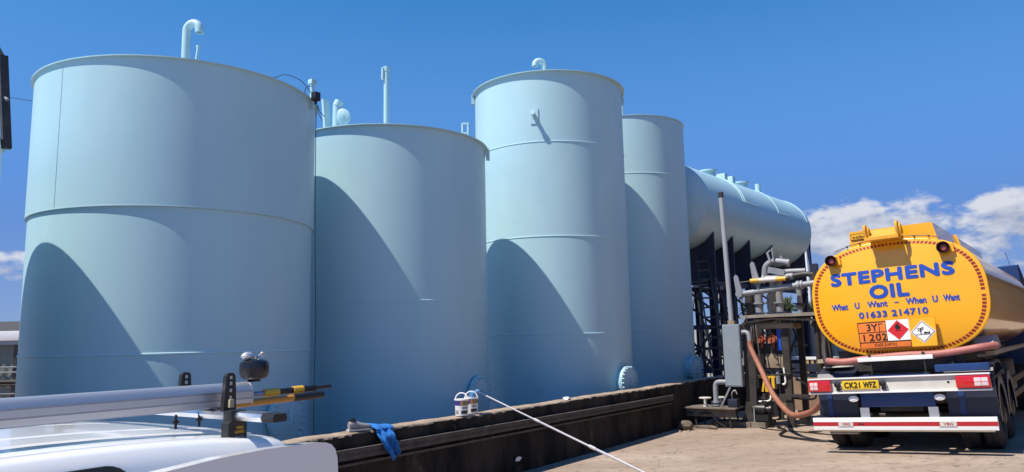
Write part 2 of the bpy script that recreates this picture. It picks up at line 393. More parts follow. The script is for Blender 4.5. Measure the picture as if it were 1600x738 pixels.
def warehouse():  # unseen building, added to darken the tanker's reflections and cut ambient light
    t = thing('added_warehouse', 'added dark warehouse out of view on the right, giving the tanker dark reflections', 'warehouse', WM @ Matrix.Translation((20, -3.8, -.3)))
    m = MB(); m.bb(-5, 110, -12, 0, -.5, 6.5); obj('wall', m, mat('added_dark_brick', (.04, .025, .018), (.075, .045, .03), rough=.9, scale=1.2, bump=.3), t, smooth=0)
    m = MB(); m.prism([(-12.3, 6.5), (.3, 6.5), (-6, 8.6)], -5.3, 110.3, lambda u, v, d: Vector((d, u, v))); obj('roof', m, SLATE, t, smooth=0)
    for k in range(9):
        m = MB(); x = -2+k*12; m.bb(x, x+4.2, .0, .06, 0, 4.4); obj('added_roller_door', m, DKSTEEL, t, smooth=0)
warehouse()

# ------------------------------------------------------------------ tanks
def manhole(parent, r, z, neck, ang=0., name_label=None, handle=True):
    """flanged manhole on the shell facing local -y turned by ang"""
    Mr = Matrix.Rotation(ang, 4, 'Z') @ Matrix.Translation((0, -r, z)) @ Matrix.Rotation(R(90), 4, 'X')
    m = MB(); m.lathe([(.27, -.12), (.27, neck-.03), (.345, neck-.03), (.345, neck), (.30, neck+.002), (.30, neck+.004), (.343, neck+.006), (.343, neck+.03), (.33, neck+.036), (.0, neck+.036)], 40, Mr)
    mh = obj('manhole', m, TANK, parent)
    for k in range(22):
        a = k*2*math.pi/22; b = MB(); Mb = Mr @ Matrix.Translation((.318*math.cos(a), .318*math.sin(a), 0))
        b.lathe([(.014, neck-.05), (.014, neck+.075), (0., neck+.078)], 8, Mb).lathe([(0, neck+.036), (.023, neck+.037), (.023, neck+.055), (0, neck+.056)], 6, Mb)
        obj('bolt', b, TANK, mh)
    if handle:
        b = MB(); b.tube([Mr @ Vector(p) for p in smooth_path([(.0, .08, neck+.03), (.0, .08, neck+.075), (.0, -.08, neck+.075), (.0, -.08, neck+.03)], 4)], .012, 8); obj('handle', b, SEAM, mh)
def lug(parent, ang, rr, zr, fin=True):
    M = Matrix.Rotation(ang, 4, 'Z')
    m = MB()
    def f(u, v, d): return M @ Vector((u, d, v))
    m.prism([(rr-.04, zr-.20), (rr+.03, zr-.20), (rr+.03, zr+.02), (rr-.04, zr+.02)], -.06, .06, f)
    if fin: m.prism([(rr-.13, zr+.01), (rr+.03, zr+.01), (rr+.035, zr+.23), (rr+.0, zr+.25), (rr-.02, zr+.10)], -.012, .012, f)
    obj('lifting_lug', m, TANK, parent)
def shell(parent, z0, prof, rr, zr):
    m = MB(); m.lathe(prof, 144); obj('shell', m, TANK, parent, smooth=30)
    m = MB(); m.lathe([(prof[-1][0]-.002, zr-.022), (rr, zr-.014), (rr, zr), (rr-.02, zr+.004), (rr*.6, zr+.10), (0.02, zr+.16)], 144); obj('roof', m, TANK, parent, smooth=30)
def seam(parent, r, z, h=.016, d=.010):
    m = MB(); m.lathe([(r-.002, z-h), (r+d, z-h*.5), (r+d, z+h*.5), (r-.002, z+h)], 144); obj('weld_seam', m, SEAM, parent)
def gooseneck(parent, base, top_z, bend, r, dirx, name='vent_pipe', end_drop=.06):
    b = Vector(base); d = Vector(dirx).normalized()
    c = Vector((b.x, b.y, top_z-bend-r))+d*bend
    P = [b, Vector((b.x, b.y, c.z))]+[c-d*bend*math.cos(t)+Vector((0, 0, bend*math.sin(t))) for t in [math.pi*i/14 for i in range(1, 15)]]
    P.append(P[-1]-Vector((0, 0, end_drop)))
    m = MB(); m.tube(P, r, 20, cap=False); e = P[-1]
    m.lathe([(r, .0), (r*.8, .0), (r*.8, .12)], 20, Matrix.Translation(e))
    o = obj(name, m, TANK, parent)
    m = MB(); m.lathe([(r*.8, .0), (0, .0)], 20, Matrix.Translation(e+Vector((0, 0, .1)))); obj('pipe_bore', m, BLACK, o)
    return o
YI = Matrix.Rotation(-YW, 3, 'Z')
def off(c, X, Y): return (YI @ Vector((X-c[0], Y-c[1], 0)))[:2]
GRP = 'upright pale blue storage tanks behind the wall'
ZB = -.25
# tank 1: largest in view, joints near its half height
c1 = (-4.832, 10.655)
t1 = thing('storage_tank', 'widest pale blue tank, behind the white van, with a tall gooseneck vent on its roof', 'storage tank', frame(*c1, ZB, YW), GRP)
z = lambda w: w-ZB
shell(t1, ZB, [(1.855, 0), (1.855, z(3.44)), (1.883, z(3.447)), (1.883, z(5.325))], 1.92, z(5.334))
seam(t1, 1.855, z(1.669))
m = MB(); m.lathe([(1.80, z(3.444)), (1.8845, z(3.444)), (1.8845, z(3.458)), (1.882, z(3.460))], 144); obj('lap_joint', m, TANK, t1)
m = MB()                                                            # vertical plate joint on the upper course
aa = math.atan2(*reversed(off(c1, -5.595, 8.939))); m.bar((1.883*math.cos(aa), 1.883*math.sin(aa), z(3.47)), (1.883*math.cos(aa), 1.883*math.sin(aa), z(5.28)), .007, .004); obj('plate_joint', m, mat('dark_joint_line', (.34, .50, .55), rough=.6), t1)
manhole(t1, 1.855, z(.80), .07, R(15))
x, y = off(c1, -4.842, 10.655); gooseneck(t1, (x, y, z(5.4)), z(6.63), .11, .062, YI @ Vector((1, -.25, 0)), end_drop=.05)
m = MB(); x, y = off(c1, -4.675, 10.655); m.tube([(x-.02, y, z(5.4)), (x, y, z(6.05)), (x+.02, y, z(6.22))], .022, 8).box((x+.02, y, z(6.22)), (.05, .05, .03)); obj('dip_pipe', m, TANK, t1)
x, y = off(c1, -2.935, 10.655); m = MB(); m.tube([(x, y, z(5.2)), (x, y, z(5.60))], .03, 12).box((x, y, z(5.62)), (.09, .09, .07), None, .01); obj('roof_post', m, TANK, t1)
m = MB(); x, y = off(c1, -2.835, 10.5); m.box((x, y, z(5.34)), (.10, .10, .13), None, .012).tube([(x, y, z(5.22)), (x, y, z(5.30))], .02, 8); obj('junction_box', m, BLACK, t1)
def wpts(c, L): return [(*off(c, X, Y), z(Z)) for X, Y, Z in L]
m = MB(); m.tube(smooth_path(wpts(c1, [(-3.36, 9.75, 5.35), (-3.275, 10.0, 5.46), (-3.132, 10.0, 5.498), (-2.915, 10.0, 5.409), (-2.85, 10.3, 5.33)]), 6), .005, 6)
m.tube(smooth_path(wpts(c1, [(-3.03, 10.5, 5.3), (-3.0, 10.5, 5.415), (-2.964, 10.5, 5.50), (-2.88, 10.5, 5.49)]), 5), .005, 6)
m.tube(smooth_path(wpts(c1, [(-2.83, 10.6, 5.24), (-2.797, 10.6, 5.14), (-2.72, 10.6, 5.06)]), 6), .006, 6).tube(smooth_path(wpts(c1, [(-2.84, 10.6, 5.24), (-2.815, 10.6, 5.12), (-2.76, 10.6, 5.0)]), 6), .005, 6)
m.tube(smooth_path(wpts(c1, [(-2.842, 10.55, 5.22), (-2.836, 10.55, 4.117), (-2.822, 10.55, 2.995), (-2.802, 10.56, 2.084), (-2.808, 10.55, 1.195), (-2.80, 10.55, .2)]), 8), .0055, 6); obj('black_cable', m, BLACK, t1)

# tank 2
c2 = (-2.351, 14.026)
t2 = thing('storage_tank', 'squat pale blue tank with a thin straight vent pipe, second from the white van', 'storage tank', frame(*c2, ZB, YW), GRP)
shell(t2, ZB, [(1.859, 0), (1.859, z(5.392))], 1.921, z(5.405))
seam(t2, 1.859, z(2.429), .014, .008); manhole(t2, 1.859, z(.80), .07, R(9))
lug(t2, R(-55.13), 1.92, z(5.40), fin=False)
x, y = off(c2, -2.401, 14.026); m = MB(); m.tube([(x, y, z(5.4)), (x, y, z(7.1))], .055, 16).lathe([(.055, 0), (.066, .01), (.066, .10), (.0, .115)], 16, Matrix.Translation((x, y, z(7.02)))); m.tube([(x-.075, y+.03, z(6.85)), (x-.075, y+.03, z(7.08)), (x, y, z(7.1))], .03, 8); obj('vent_pipe', m, TANK, t2)
x, y = off(c2, -3.30, 13.6); d = Vector((YI @ Vector((1, 0, 0)))); e = Vector((YI @ Vector((0, -1, 0))))
m = MB(); q = Vector((x, y, z(6.0)))
m.bar(q-d*.12+Vector((0, 0, -.6)), q-d*.19+Vector((0, 0, .33)), .15, .05).tube([q+d*.02+Vector((0, 0, -.6)), q+d*.03+Vector((0, 0, .22))], .075, 14)
m.tube([q+d*.03+Vector((0, 0, .20)), q+d*.08+Vector((0, 0, .30))], .085, 14)
obj('valve_body', m, TANK, t2)
m = MB(); Mx = Matrix.Translation(q+d*.14+e*.05+Vector((0, 0, -.02))) @ e.to_track_quat('Z', 'Y').to_matrix().to_4x4()
m.lathe([(0, -.05), (.16, -.045), (.16, .0), (.13, .015), (.10, .02), (.05, .03), (.05, .07), (0, .075)], 24, Mx); obj('valve_flange', m, TANK, t2)
x, y = off(c2, -.86, 14.0); m = MB(); d3 = d*.055
for s_ in (-1, 1): m.bar((x+d3.x*s_, y+d3.y*s_, z(5.35)), (x+d3.x*s_-.0, y+d3.y*s_, z(5.93)), .035, .03)
m.bar(Vector((x, y, z(5.93)))-d3*1.3, Vector((x, y, z(5.93)))+d3*1.3, .035, .035); m.bar(Vector((x, y, z(5.74)))-d3, Vector((x, y, z(5.74)))+d3, .03, .03); obj('hatch_bracket', m, TANK, t2)
def side_fitting(parent, ang, r, zc, w, h, pipe=True):
    M = Matrix.Rotation(ang, 4, 'Z')
    m = MB(); m.prism([(-w, -h), (w, -h), (w, h), (-w, h)], -r-.02, -r+.02, lambda u, v, d: M @ Vector((u, d, zc+v)))
    if pipe: m.tube([M @ Vector((0, -r, zc)), M @ Vector((0, -r-.20, zc+.03))], .045, 12); m.tube([M @ Vector((0, -r-.19, zc+.03)), M @ Vector((0, -r-.22, zc+.034))], .062, 12)
    obj('nozzle_plate', m, TANK, parent)
def angw(c, X, Y): v = off(c, X, Y); return math.atan2(v[1], v[0])+math.pi/2
# tank 3
c3 = (.927, 17.179)
t3 = thing('storage_tank', 'slender pale blue tank with three ring joints and a plated nozzle high on its side', 'storage tank', frame(*c3, ZB, YW), GRP)
shell(t3, ZB, [(1.743, 0), (1.743, z(7.49))], 1.815, z(7.503))
for s_ in (5.937, 3.889, 1.844): seam(t3, 1.743, z(s_), .014, .010)
manhole(t3, 1.743, z(.80), .13, R(-3))
lug(t3, R(-55.13+4), 1.80, z(7.5)); lug(t3, R(180-55.13+4), 1.80, z(7.5), fin=False)
x, y = off(c3, .80, 17.0); gooseneck(t3, (x+.1, y, z(7.5)), z(8.42), .115, .075, YI @ Vector((-1, -.3, 0)), end_drop=.02)
side_fitting(t3, angw(c3, .537, 15.48), 1.743, z(6.50), .085, .17)
side_fitting(t3, angw(c3, .501, 15.488), 1.743, z(.88), .07, .16, False)
# tank 4
c4 = (3.343, 20.649)
t4 = thing('storage_tank', 'farthest upright pale blue tank, half hidden between the slender one and the horizontal tank', 'storage tank', frame(*c4, ZB, YW), GRP)
shell(t4, ZB, [(1.574, 0), (1.574, z(7.574))], 1.605, z(7.587))
seam(t4, 1.574, z(6.02), .014, .009); seam(t4, 1.574, z(1.895), .014, .009)
manhole(t4, 1.574, z(.90), .15, R(-3)); lug(t4, R(-55.13+4), 1.60, z(7.58))
x, y = off(c4, 3.22, 20.649); gooseneck(t4, (x, y, z(7.6)), z(8.66), .12, .08, YI @ Vector((-1, -.1, 0)))
side_fitting(t4, angw(c4, 2.75, 19.2), 1.574, z(6.5), .08, .16)
# tank 0, mostly outside the left edge
c0 = (-7.217, 7.201)
t0 = thing('storage_tank', 'pale tank at the left edge of view with a dark steel post on its rim', 'storage tank', frame(*c0, ZB, YW), GRP)
shell(t0, ZB, [(1.76, 0), (1.76, z(4.045))], 1.80, z(4.058))
seam(t0, 1.76, z(2.2)); manhole(t0, 1.76, z(.8), .28)
m = MB(); P0, P1 = wpts(c0, [(-5.545, 7.95, 3.95), (-5.665, 7.95, 5.02)]); m.bar(P0, P1, .085, .06); m.bar(Vector(P1), Vector(P1)+Vector((-.05, .04, .12)), .03); obj('steel_post', m, DKSTEEL, t0)
m = MB(); m.tube(wpts(c0, [(-5.85, 7.95, 4.72), (-5.56, 7.93, 4.50)]), .02, 8); obj('grey_arm', m, GREYPIPE, t0)
# far wire on wooden poles, crossing the gap left of the widest tank
A, B = Vector((-34.02, 32.92, 15.48)), Vector((-19.95, 42.55, 14.98))
m = MB(); m.tube([A+(B-A)*i/12+Vector((0, 0, -.15*math.sin(math.pi*i/12))) for i in range(13)], .014, 6)
top('overhead_wire', m, BLACK, 'thin dark overhead wire crossing the sky left of the widest tank', 'wire')
for P, lb in ((A, 'wooden utility pole holding the left end of the overhead wire'), (B, 'wooden utility pole standing behind the widest tank')):
    m = MB(); m.tube([(P.x, P.y, -.5), (P.x, P.y, P.z+.3)], [.16, .11], 12).box((P.x, P.y, P.z-.1), (1.2, .1, .1)); top('utility_pole', m, BARK, lb, 'utility pole')

# ------------------------------------------------------------------ horizontal tank on its trestle
YL = R(90-39.5)
LM = frame(0, 0, 0, YL)
def horizontal_tank():
    La, Lz, Rr = 10.4, 5.65, 1.30
    t = thing('horizontal_tank', 'long pale blue cylinder tank lying level on a navy steel trestle', 'storage tank', LM @ Matrix.Translation((24.5, La, Lz)))
    Mx = Matrix.Rotation(R(90), 4, 'Y')
    x0, x1 = -4.6, 4.62
    prof = [(0, x0-.42), (.35, x0-.41), (.7, x0-.34), (1.0, x0-.22), (1.2, x0-.08), (Rr, x0)]+[(Rr, x0+(x1-x0)*k/10) for k in range(1, 10)]+[(Rr, x1), (1.22, x1+.06), (1.05, x1+.14), (.7, x1+.23), (.35, x1+.28), (0, x1+.29)]
    m = MB(); m.lathe(prof, 96, Mx); obj('barrel', m, TANK, t, smooth=30)
    def ring(a): m = MB(); m.lathe([(Rr-.002, a-.010), (Rr+.003, a-.004), (Rr+.003, a+.004), (Rr-.002, a+.010)], 96, Mx); return m
    for a in (-2.0, 1.3, 4.0): obj('weld_seam', ring(a), TANK, t)
    # raised pad edges: a rib down the side, then a short lap joint along the barrel
    ang1 = math.asin(.31/Rr)
    for a in (-1.60, 1.34, 4.28):
        for k in ((0,) if a > 0 else (0, -.18)):
            m = MB(); pr = []
            P = [Vector((a+k, -(Rr+.008)*math.cos(ang1+(math.pi/2-ang1)*i/14), (Rr+.008)*math.sin(ang1+(math.pi/2-ang1)*i/14))) for i in range(15)]
            if k == 0: P = [Vector((a+(1.15 if a < 4 else .34), -(Rr+.008)*math.cos(ang1-.0), (Rr+.008)*math.sin(ang1)))]+[Vector((a+.02, -(Rr+.008)*math.cos(ang1), (Rr+.008)*math.sin(ang1)))]+P
            m.tube(P, .016, 6); obj('pad_edge', m, SEAM, t)
    for a, rr, hh in ((-1.5, .32, .27), (1.2, .32, .27)):
        m = MB(); m.lathe([(.24, 0), (.24, hh-.03), (rr, hh-.03), (rr, hh+.02), (0, hh+.03)], 28, Matrix.Translation((a, 0, Rr-.03))); obj('hatch_lid', m, TANK, t)
    for a, w in ((-.72, .12), (-.07, .12)): m = MB(); m.bb(a-w, a+w, -.3, .0, Rr-.08, Rr+.25, .01); obj('roof_box', m, TANK, t)
    m = MB(); m.tube([(2.6, -.1, Rr-.05), (2.6, -.1, Rr+.40)], .10, 18); obj('stub_pipe', m, TANK, t)
    m = MB(); m.bb(-.6, .1, -.35, .35, -Rr-.12, -Rr+.2, .02); obj('drain_sump', m, TANK, t)
    m = MB(); m.box((x1+.15, -.62, .98), (.14, .10, .10), None, .01).bar((x1+.1, -.62, .9), (x1+.05, -.62, .75), .03); obj('end_fitting', m, DKSTEEL, t)
horizontal_tank()
def trestle():
    t = thing('tank_trestle', 'navy steel trestle with saddles and crossed braces under the horizontal tank', 'steel frame', LM @ Matrix.Translation((24.5, 10.4, -.3)))
    zb, Rr, zc = 4.25, 1.302, 5.95
    xs = [-3.6, -2.2, -.85, 1.15, 4.5]
    for x in xs:
        m = MB(); outl = [(-1.02, zb-.55), (1.02, zb-.55)]
        for i in range(17):
            yy = 1.02-2.04*i/16; outl.append((yy, zc-math.sqrt(Rr*Rr-yy*yy)-.003))
        m.prism(outl, x-.03, x+.03, lambda u, v, d: Vector((d, u, v))); m.bb(x-.12, x+.12, -1.02, 1.02, zb-.58, zb-.5)
        obj('saddle', m, NAVY, t, smooth=0)
        for s in (-1, 1):
            m = MB()
            m.bb(x-.10, x+.10, s*.9-.10, s*.9-.085, 0, zb-.58).bb(x-.10, x+.10, s*.9+.085, s*.9+.10, 0, zb-.58).bb(x-.008, x+.008, s*.9-.085, s*.9+.085, 0, zb-.58).bb(x-.18, x+.18, s*.9-.18, s*.9+.18, 0, .03)
            obj('leg', m, NAVY, t, smooth=0)
        for zz in (1.0, 2.3):
            m = MB(); m.bb(x-.04, x+.04, -.8, .8, zz-.06, zz+.06); obj('cross_beam', m, NAVY, t, smooth=0)
        m = MB(); m.bar((x+.05, -.85, .2), (x+.05, .85, 2.2), .06).bar((x-.05, .85, .2), (x-.05, -.85, 2.2), .06).bar((x+.05, -.85, 2.35), (x+.05, .85, zb-.6), .06); obj('brace', m, NAVY, t, smooth=0)
    for a, b in zip(xs, xs[1:]):
        for s in (-1, 1):
            m = MB(); y = s*.9; m.bar((a, y+s*.12, .3), (b, y+s*.12, zb-.7), .055).bar((b, y+s*.17, .3), (a, y+s*.17, zb-.7), .055); obj('brace', m, NAVY, t, smooth=0)
            m = MB(); m.bb(a+.1, b-.1, y-.06, y+.06, zb-.72, zb-.58); obj('side_beam', m, NAVY, t, smooth=0)
            m = MB(); m.bb(a+.1, b-.1, y-.05, y+.05, 1.55, 1.65); obj('side_beam', m, NAVY, t, smooth=0)
trestle()
def ladder():
    t = thing('steel_ladder', 'dark grey steel ladder leaning against the navy trestle behind the gantry', 'ladder', WM @ Matrix.Translation((19.2, 6.95, -.2)))
    A, B = Vector((-.2, -.25, .03)), Vector((2.35, 1.10, 4.3)); d = B-A; w = Vector((.12, -.22, 0)).normalized()*.17
    for s in (-1, 1): m = MB(); m.bar(A+w*s, B+w*s, .035, .09); obj('rail', m, DKSTEEL, t)
    for k in range(15): m = MB(); q = A+d*(.04+k*.066); m.bar(q-w, q+w, .03, .05); obj('rung', m, DKSTEEL, t)
ladder()

# ------------------------------------------------------------------ loading gantry (wall frame coordinates a, b, z)
def W(x, y, zz): return Vector((x, y, zz))
GB = Vector((16.3, 5.2, -.22))
GM = WM @ Matrix.Translation(GB)
GI = Matrix.Translation(-GB)
def g_obj(name, m, mt, parent, **k): return obj(name, m, mt, parent, world=GI, **k)
def gantry():
    t = thing('loading_gantry', 'fuel loading gantry of black steel columns and a slab roof beside the yellow tanker', 'loading gantry', GM)
    m = MB(); m.bb(15.95, 16.75, 4.80, 5.10, -.30, -.075, .012).bb(15.95, 16.75, 5.115, 5.98, -.30, -.085, .012); g_obj('plinth', m, CONC, t)
    m = MB()
    m.prism([(4.94, 1.97), (5.20, 1.97), (5.20, .5), (5.25, .1), (5.36, -.09), (5.02, -.09), (4.985, .5)], 16.08, 16.14, lambda u, v, d: W(d, u, v)); g_obj('front_post', m, DKSTEEL, t)
    for nm, x, y, w, z1 in (('column', 16.3, 4.36, .14, 2.05), ('column', 17.3, 5.2, .12, 2.1), ('column', 17.3, 4.3, .12, 2.1), ('column', 17.6, 3.98, .16, 3.3), ('column', 17.7, 4.95, .10, 3.0)):
        m = MB(); m.bb(x-w/2, x+w/2, y-w/2, y+w/2, -.2, z1).bb(x-w*.9, x+w*.9, y-w*.9, y+w*.9, -.2, -.16); g_obj(nm, m, DKSTEEL if y > 4 else NAVY, t, smooth=0)
    m = MB()
    m.prism([(3.66, 2.11), (4.9, 2.10), (5.20, 2.09), (5.22, 2.15), (4.9, 2.165), (3.66, 2.18)], 16.0, 17.5, lambda u, v, d: W(d, u, v))
    m.prism([(3.70, 2.0), (4.6, 2.055), (5.16, 1.98), (5.16, 2.02), (4.6, 2.09), (3.70, 2.045)], 16.1, 17.3, lambda u, v, d: W(d, u, v)); g_obj('roof_slab', m, SLABM, t, smooth=0)
    m = MB(); m.prism([(5.20, 2.13), (5.06, 2.13), (5.14, 1.99)], 15.97, 15.995, lambda u, v, d: W(d, u, v)); g_obj('corner_plate', m, GREYPIPE, t)
    m = MB(); m.bb(16.2, 16.9, 4.16, 4.90, 1.86, 1.985, .05); g_obj('lamp_housing', m, BEIGE, t)
    m = MB(); m.bb(16.25, 16.27, 4.45, 4.53, 1.40, 1.88); g_obj('blue_panel', m, BLUEB, t)
    m = MB(); m.bb(16.3, 16.7, 4.42, 4.80, 1.03, 1.33, .02).bb(16.28, 16.3, 4.50, 4.6, 1.12, 1.3); g_obj('meter_box', m, BEIGE, t)
    m = MB(); m.bb(16.35, 16.8, 4.45, 5.15, 1.33, 1.55).bb(16.5, 16.9, 4.5, 5.1, .3, .95).bb(16.35, 16.5, 4.25, 5.0, 1.0, 1.04).bb(16.2, 16.4, 4.3, 5.1, .38, .44).bb(16.2, 16.3, 3.95, 4.9, .44, .50); g_obj('pump_frame', m, DKSTEEL, t, smooth=0)
    for y, s in ((4.62, 1.), (4.86, .8)):
        m = MB(); Mx = Matrix.Translation((16.3, y, 1.64)) @ Matrix.Rotation(R(90), 4, 'Y')
        m.lathe([(0, -.16), (.075*s, -.15), (.10*s, -.06), (.10*s, .05), (.07*s, .1), (0, .12)], 16, Mx).tube([(16.25, y-.10, 1.64), (16.25, y+.10, 1.64)], .055*s, 10).lathe([(.035, -.16), (.035, .16)], 10, Matrix.Translation((16.28, y, 1.62))).lathe([(.085*s, -.175), (.085*s, -.155), (0, -.15)], 12, Mx); g_obj('control_valve', m, ORANGE, t)
    m = MB(); m.bb(16.1, 16.13, 4.58, 4.92, .84, .88).bb(16.1, 16.13, 4.70, 4.80, .55, .84).bb(16.1, 16.13, 4.60, 4.66, .62, .84); m.bar((16.12, 4.80, .84), (16.12, 4.86, .55), .04); g_obj('yellow_bracket', m, YELLOW, t)
    for P, r, mt in (([(16.15, 4.72, .75), (16.12, 4.70, .45), (16.12, 4.76, .36), (16.15, 4.98, .34)], .018, WHITEH), ([(16.05, 5.0, 1.9), (16.05, 4.98, 1.3)], .012, SILVER), ([(16.05, 4.90, 1.95), (16.05, 4.86, 1.3)], .012, SILVER), ([(16.2, 4.42, 1.05), (16.2, 4.40, .75), (16.2, 4.46, .7)], .02, WHITEH), ([(16.4, 5.08, 1.2), (16.4, 5.06, .6)], .05, GREYPIPE), ([(16.4, 4.6, 1.05), (16.4, 4.6, .7)], .05, GREYPIPE), ([(16.4, 4.36, .42), (16.1, 4.0, .42), (15.9, 3.75, .48), (15.9, 3.72, .8)], .022, BLACK), ([(16.2, 5.1, .9), (16.1, 4.9, .88), (16.2, 4.3, .92)], .02, BLACK)):
        m = MB(); m.tube(smooth_path(P, 6), r, 10); g_obj('small_pipe', m, mt, t)
    m = MB(); Mx = Matrix.Translation((16.15, 4.9, .18)) @ Matrix.Rotation(R(90), 4, 'X'); m.lathe([(0, -.20), (.10, -.19), (.115, -.10), (.115, .07), (.075, .09), (.075, .15), (.10, .155), (.10, .2), (0, .21)], 20, Mx).bb(16.0, 16.3, 4.75, 5.05, -.05, .08).bb(16.1, 16.2, 4.78, 4.9, .28, .36, .01); g_obj('pump_motor', m, BLACK, t)
    m = MB(); m.bb(15.98, 16.02, 5.02, 5.04, -.08, .2); g_obj('cable_conduit', m, GREYPIPE, t)
    # overhead loading arms
    m = MB(); m.tube([W(16.0, 5.12, 2.62), W(16.0, 4.0, 2.735), W(16.0, 3.60, 2.77)], .062, 16).tube([W(16, 3.98, 2.735), W(16, 3.92, 2.74)], .095, 16).tube([W(16, 3.90, 2.742), W(16, 3.86, 2.745)], .095, 16); g_obj('loading_arm', m, GREYPIPE, t)
    m = MB(); m.tube([W(16.25, 4.72, 2.93), W(16.25, 4.1, 2.955)], .07, 16).tube([W(16.25, 4.74, 2.93), W(16.25, 4.70, 2.93)], .10, 16); g_obj('loading_arm', m, GREYPIPE, t)
    m = MB(); m.tube(smooth_path([W(16.25, 4.14, 2.955), W(16.25, 3.86, 2.98), W(16.25, 3.74, 2.95), W(16.25, 3.70, 2.82), W(16.25, 3.71, 1.2), W(16.3, 3.70, .9)], 8), .055, 14); g_obj('drop_pipe', m, DKSTEEL, t)
    m = MB(); m.tube([W(15.9, 4.90, 2.88), W(15.9, 4.16, 2.888)], .049, 14); ys = g_obj('spring_balancer', m, YELLOW, t)
    m = MB(); m.tube([W(15.9, 4.719, 2.884), W(15.9, 4.361, 2.886)], .051, 14); o = obj('label_band', m, OFFW, ys, world=GI)
    m = MB(); m.tube([W(15.9, 4.16, 2.888), W(15.9, 4.10, 2.89)], .055, 14).tube([W(15.9, 5.15, 2.86), W(15.9, 4.90, 2.88)], .012, 8); o = obj('end_cap', m, BLACK, ys, world=GI)
    for y0, z0 in ((5.17, 2.72), (4.80, 2.98)):
        m = MB(); m.prism([(y0-.05, z0-.30), (y0+.06, z0-.12), (y0+.10, z0+.26), (y0+.06, z0+.32), (y0+.01, z0+.28), (y0-.08, z0-.1)], 15.93, 15.97, lambda u, v, d: W(d, u, v))
        m.tube([W(16.15, y0, z0-.1), W(15.9, y0, z0-.1)], .075, 14); g_obj('swivel_lever', m, GREYPIPE, t)
    for y, z0, z1, r in ((5.10, 2.15, 2.66, .10), (4.90, 2.15, 2.62, .085), (4.67, 2.15, 2.62, .06), (4.46, 2.15, 2.95, .075)):
        m = MB(); m.tube([W(16.4, y, z0), W(16.4, y, z1)], r, 16)
        for zz in (z0+.04, z0+.25): m.tube([W(16.4, y, zz), W(16.4, y, zz+.03)], r+.045, 16)
        g_obj('riser_pipe', m, GREYPIPE if y < 5.05 else DKSTEEL, t)
    m = MB(); m.tube(smooth_path([W(16.4, 4.74, 2.95), W(16.4, 4.70, 3.2), W(16.4, 4.56, 3.30), W(16.4, 4.42, 3.30), W(16.4, 4.22, 3.26)], 8), .07, 14).tube([W(16.4, 4.25, 3.26), W(16.4, 4.20, 3.25)], .085, 14).tube([W(16.4, 4.36, 3.30), W(16.4, 4.36, 3.42)], .03, 10); g_obj('loop_pipe', m, GREYPIPE, t)
    m = MB(); m.bar(W(16.2, 4.60, 3.12), W(16.2, 4.26, 3.03), .05, .13).bar(W(16.3, 4.50, 3.3), W(16.3, 4.52, 3.60), .025).bar(W(16.3, 4.56, 3.28), W(16.3, 4.62, 3.50), .07, .04).bar(W(16.3, 4.62, 3.5), W(16.3, 4.55, 3.55), .03); g_obj('valve_lever', m, GREYPIPE, t)
    for P, r, mt in (([(16.6, 4.95, 2.15), (16.6, 4.95, 2.55), (16.6, 4.8, 2.7), (16.6, 4.2, 2.75), (16.6, 4.1, 2.65), (16.6, 4.1, 2.15)], .055, GREYPIPE), ([(16.9, 4.6, 2.15), (16.9, 4.6, 3.0), (16.9, 4.5, 3.1), (16.9, 4.0, 3.1)], .06, GREYPIPE), ([(16.7, 5.0, .1), (16.7, 5.0, .7), (16.7, 4.9, .8), (16.7, 4.4, .8)], .06, DKSTEEL), ([(16.5, 4.75, .0), (16.5, 4.75, 1.0)], .045, GREYPIPE), ([(16.15, 4.62, 1.85), (16.15, 4.6, 1.35), (16.15, 4.5, 1.2)], .014, BLACK), ([(16.1, 4.85, 1.5), (16.1, 4.80, 1.0), (16.1, 4.7, .9)], .016, BLACK)):
        m = MB(); m.tube(smooth_path(P, 6), r, 12); g_obj('feed_pipe', m, mt, t)
    for y, zz in ((4.95, 2.42), (4.10, 2.35), (4.75, .55)):
        m = MB(); x = 16.6 if zz > 1 else 16.5; m.tube([W(x, y, zz-.03), W(x, y, zz)], .095, 16).tube([W(x, y, zz+.01), W(x, y, zz+.04)], .095, 16); g_obj('pipe_flange', m, DKSTEEL, t)
    return t
gantry()
def cabinet():
    t = thing('control_cabinet', 'grey steel cabinet on the gantry front with a tall vent pole rising from it', 'cabinet', WM @ Matrix.Translation((16.05, 5.4, .6)))
    I = Matrix.Translation((-16.05, -5.4, -.6))
    m = MB(); m.bb(15.9, 16.07, 5.21, 5.58, .655, 1.975, .008); obj('cabinet_box', m, CABGREY, t, world=I)
    m = MB(); m.bb(15.892, 15.90, 5.225, 5.565, .68, 1.95); obj('cabinet_door', m, CABGREY, t, world=I)
    m = MB(); m.bb(15.95, 16.02, 5.18, 5.209, 1.10, 1.25); obj('side_switch', m, OFFW, t, world=I)
    m = MB(); m.tube([(16, 5.40, 1.98), (16, 5.402, 2.06)], .08, 16); m.bb(15.93, 16.07, 5.32, 5.40, 1.975, 2.05); obj('vent_base', m, BEIGE, t, world=I)
    m = MB(); m.tube([(16, 5.40, 2.05), (16, 5.462, 4.80)], .052, 16); v = obj('vent_pole', m, COPPER, t, world=I)
    m = MB(); m.tube([(16, 5.462, 4.78), (16, 5.464, 4.90)], .058, 16); obj('vent_cap', m, DKSTEEL, v, world=I)
    m = MB(); m.tube(smooth_path([(16.0, 5.2, 1.80), (16.0, 5.10, 1.80), (15.98, 5.04, 1.74), (15.96, 5.02, 1.60)], 6), .048, 14); obj('outlet_elbow', m, GREYPIPE, t, world=I)
cabinet()
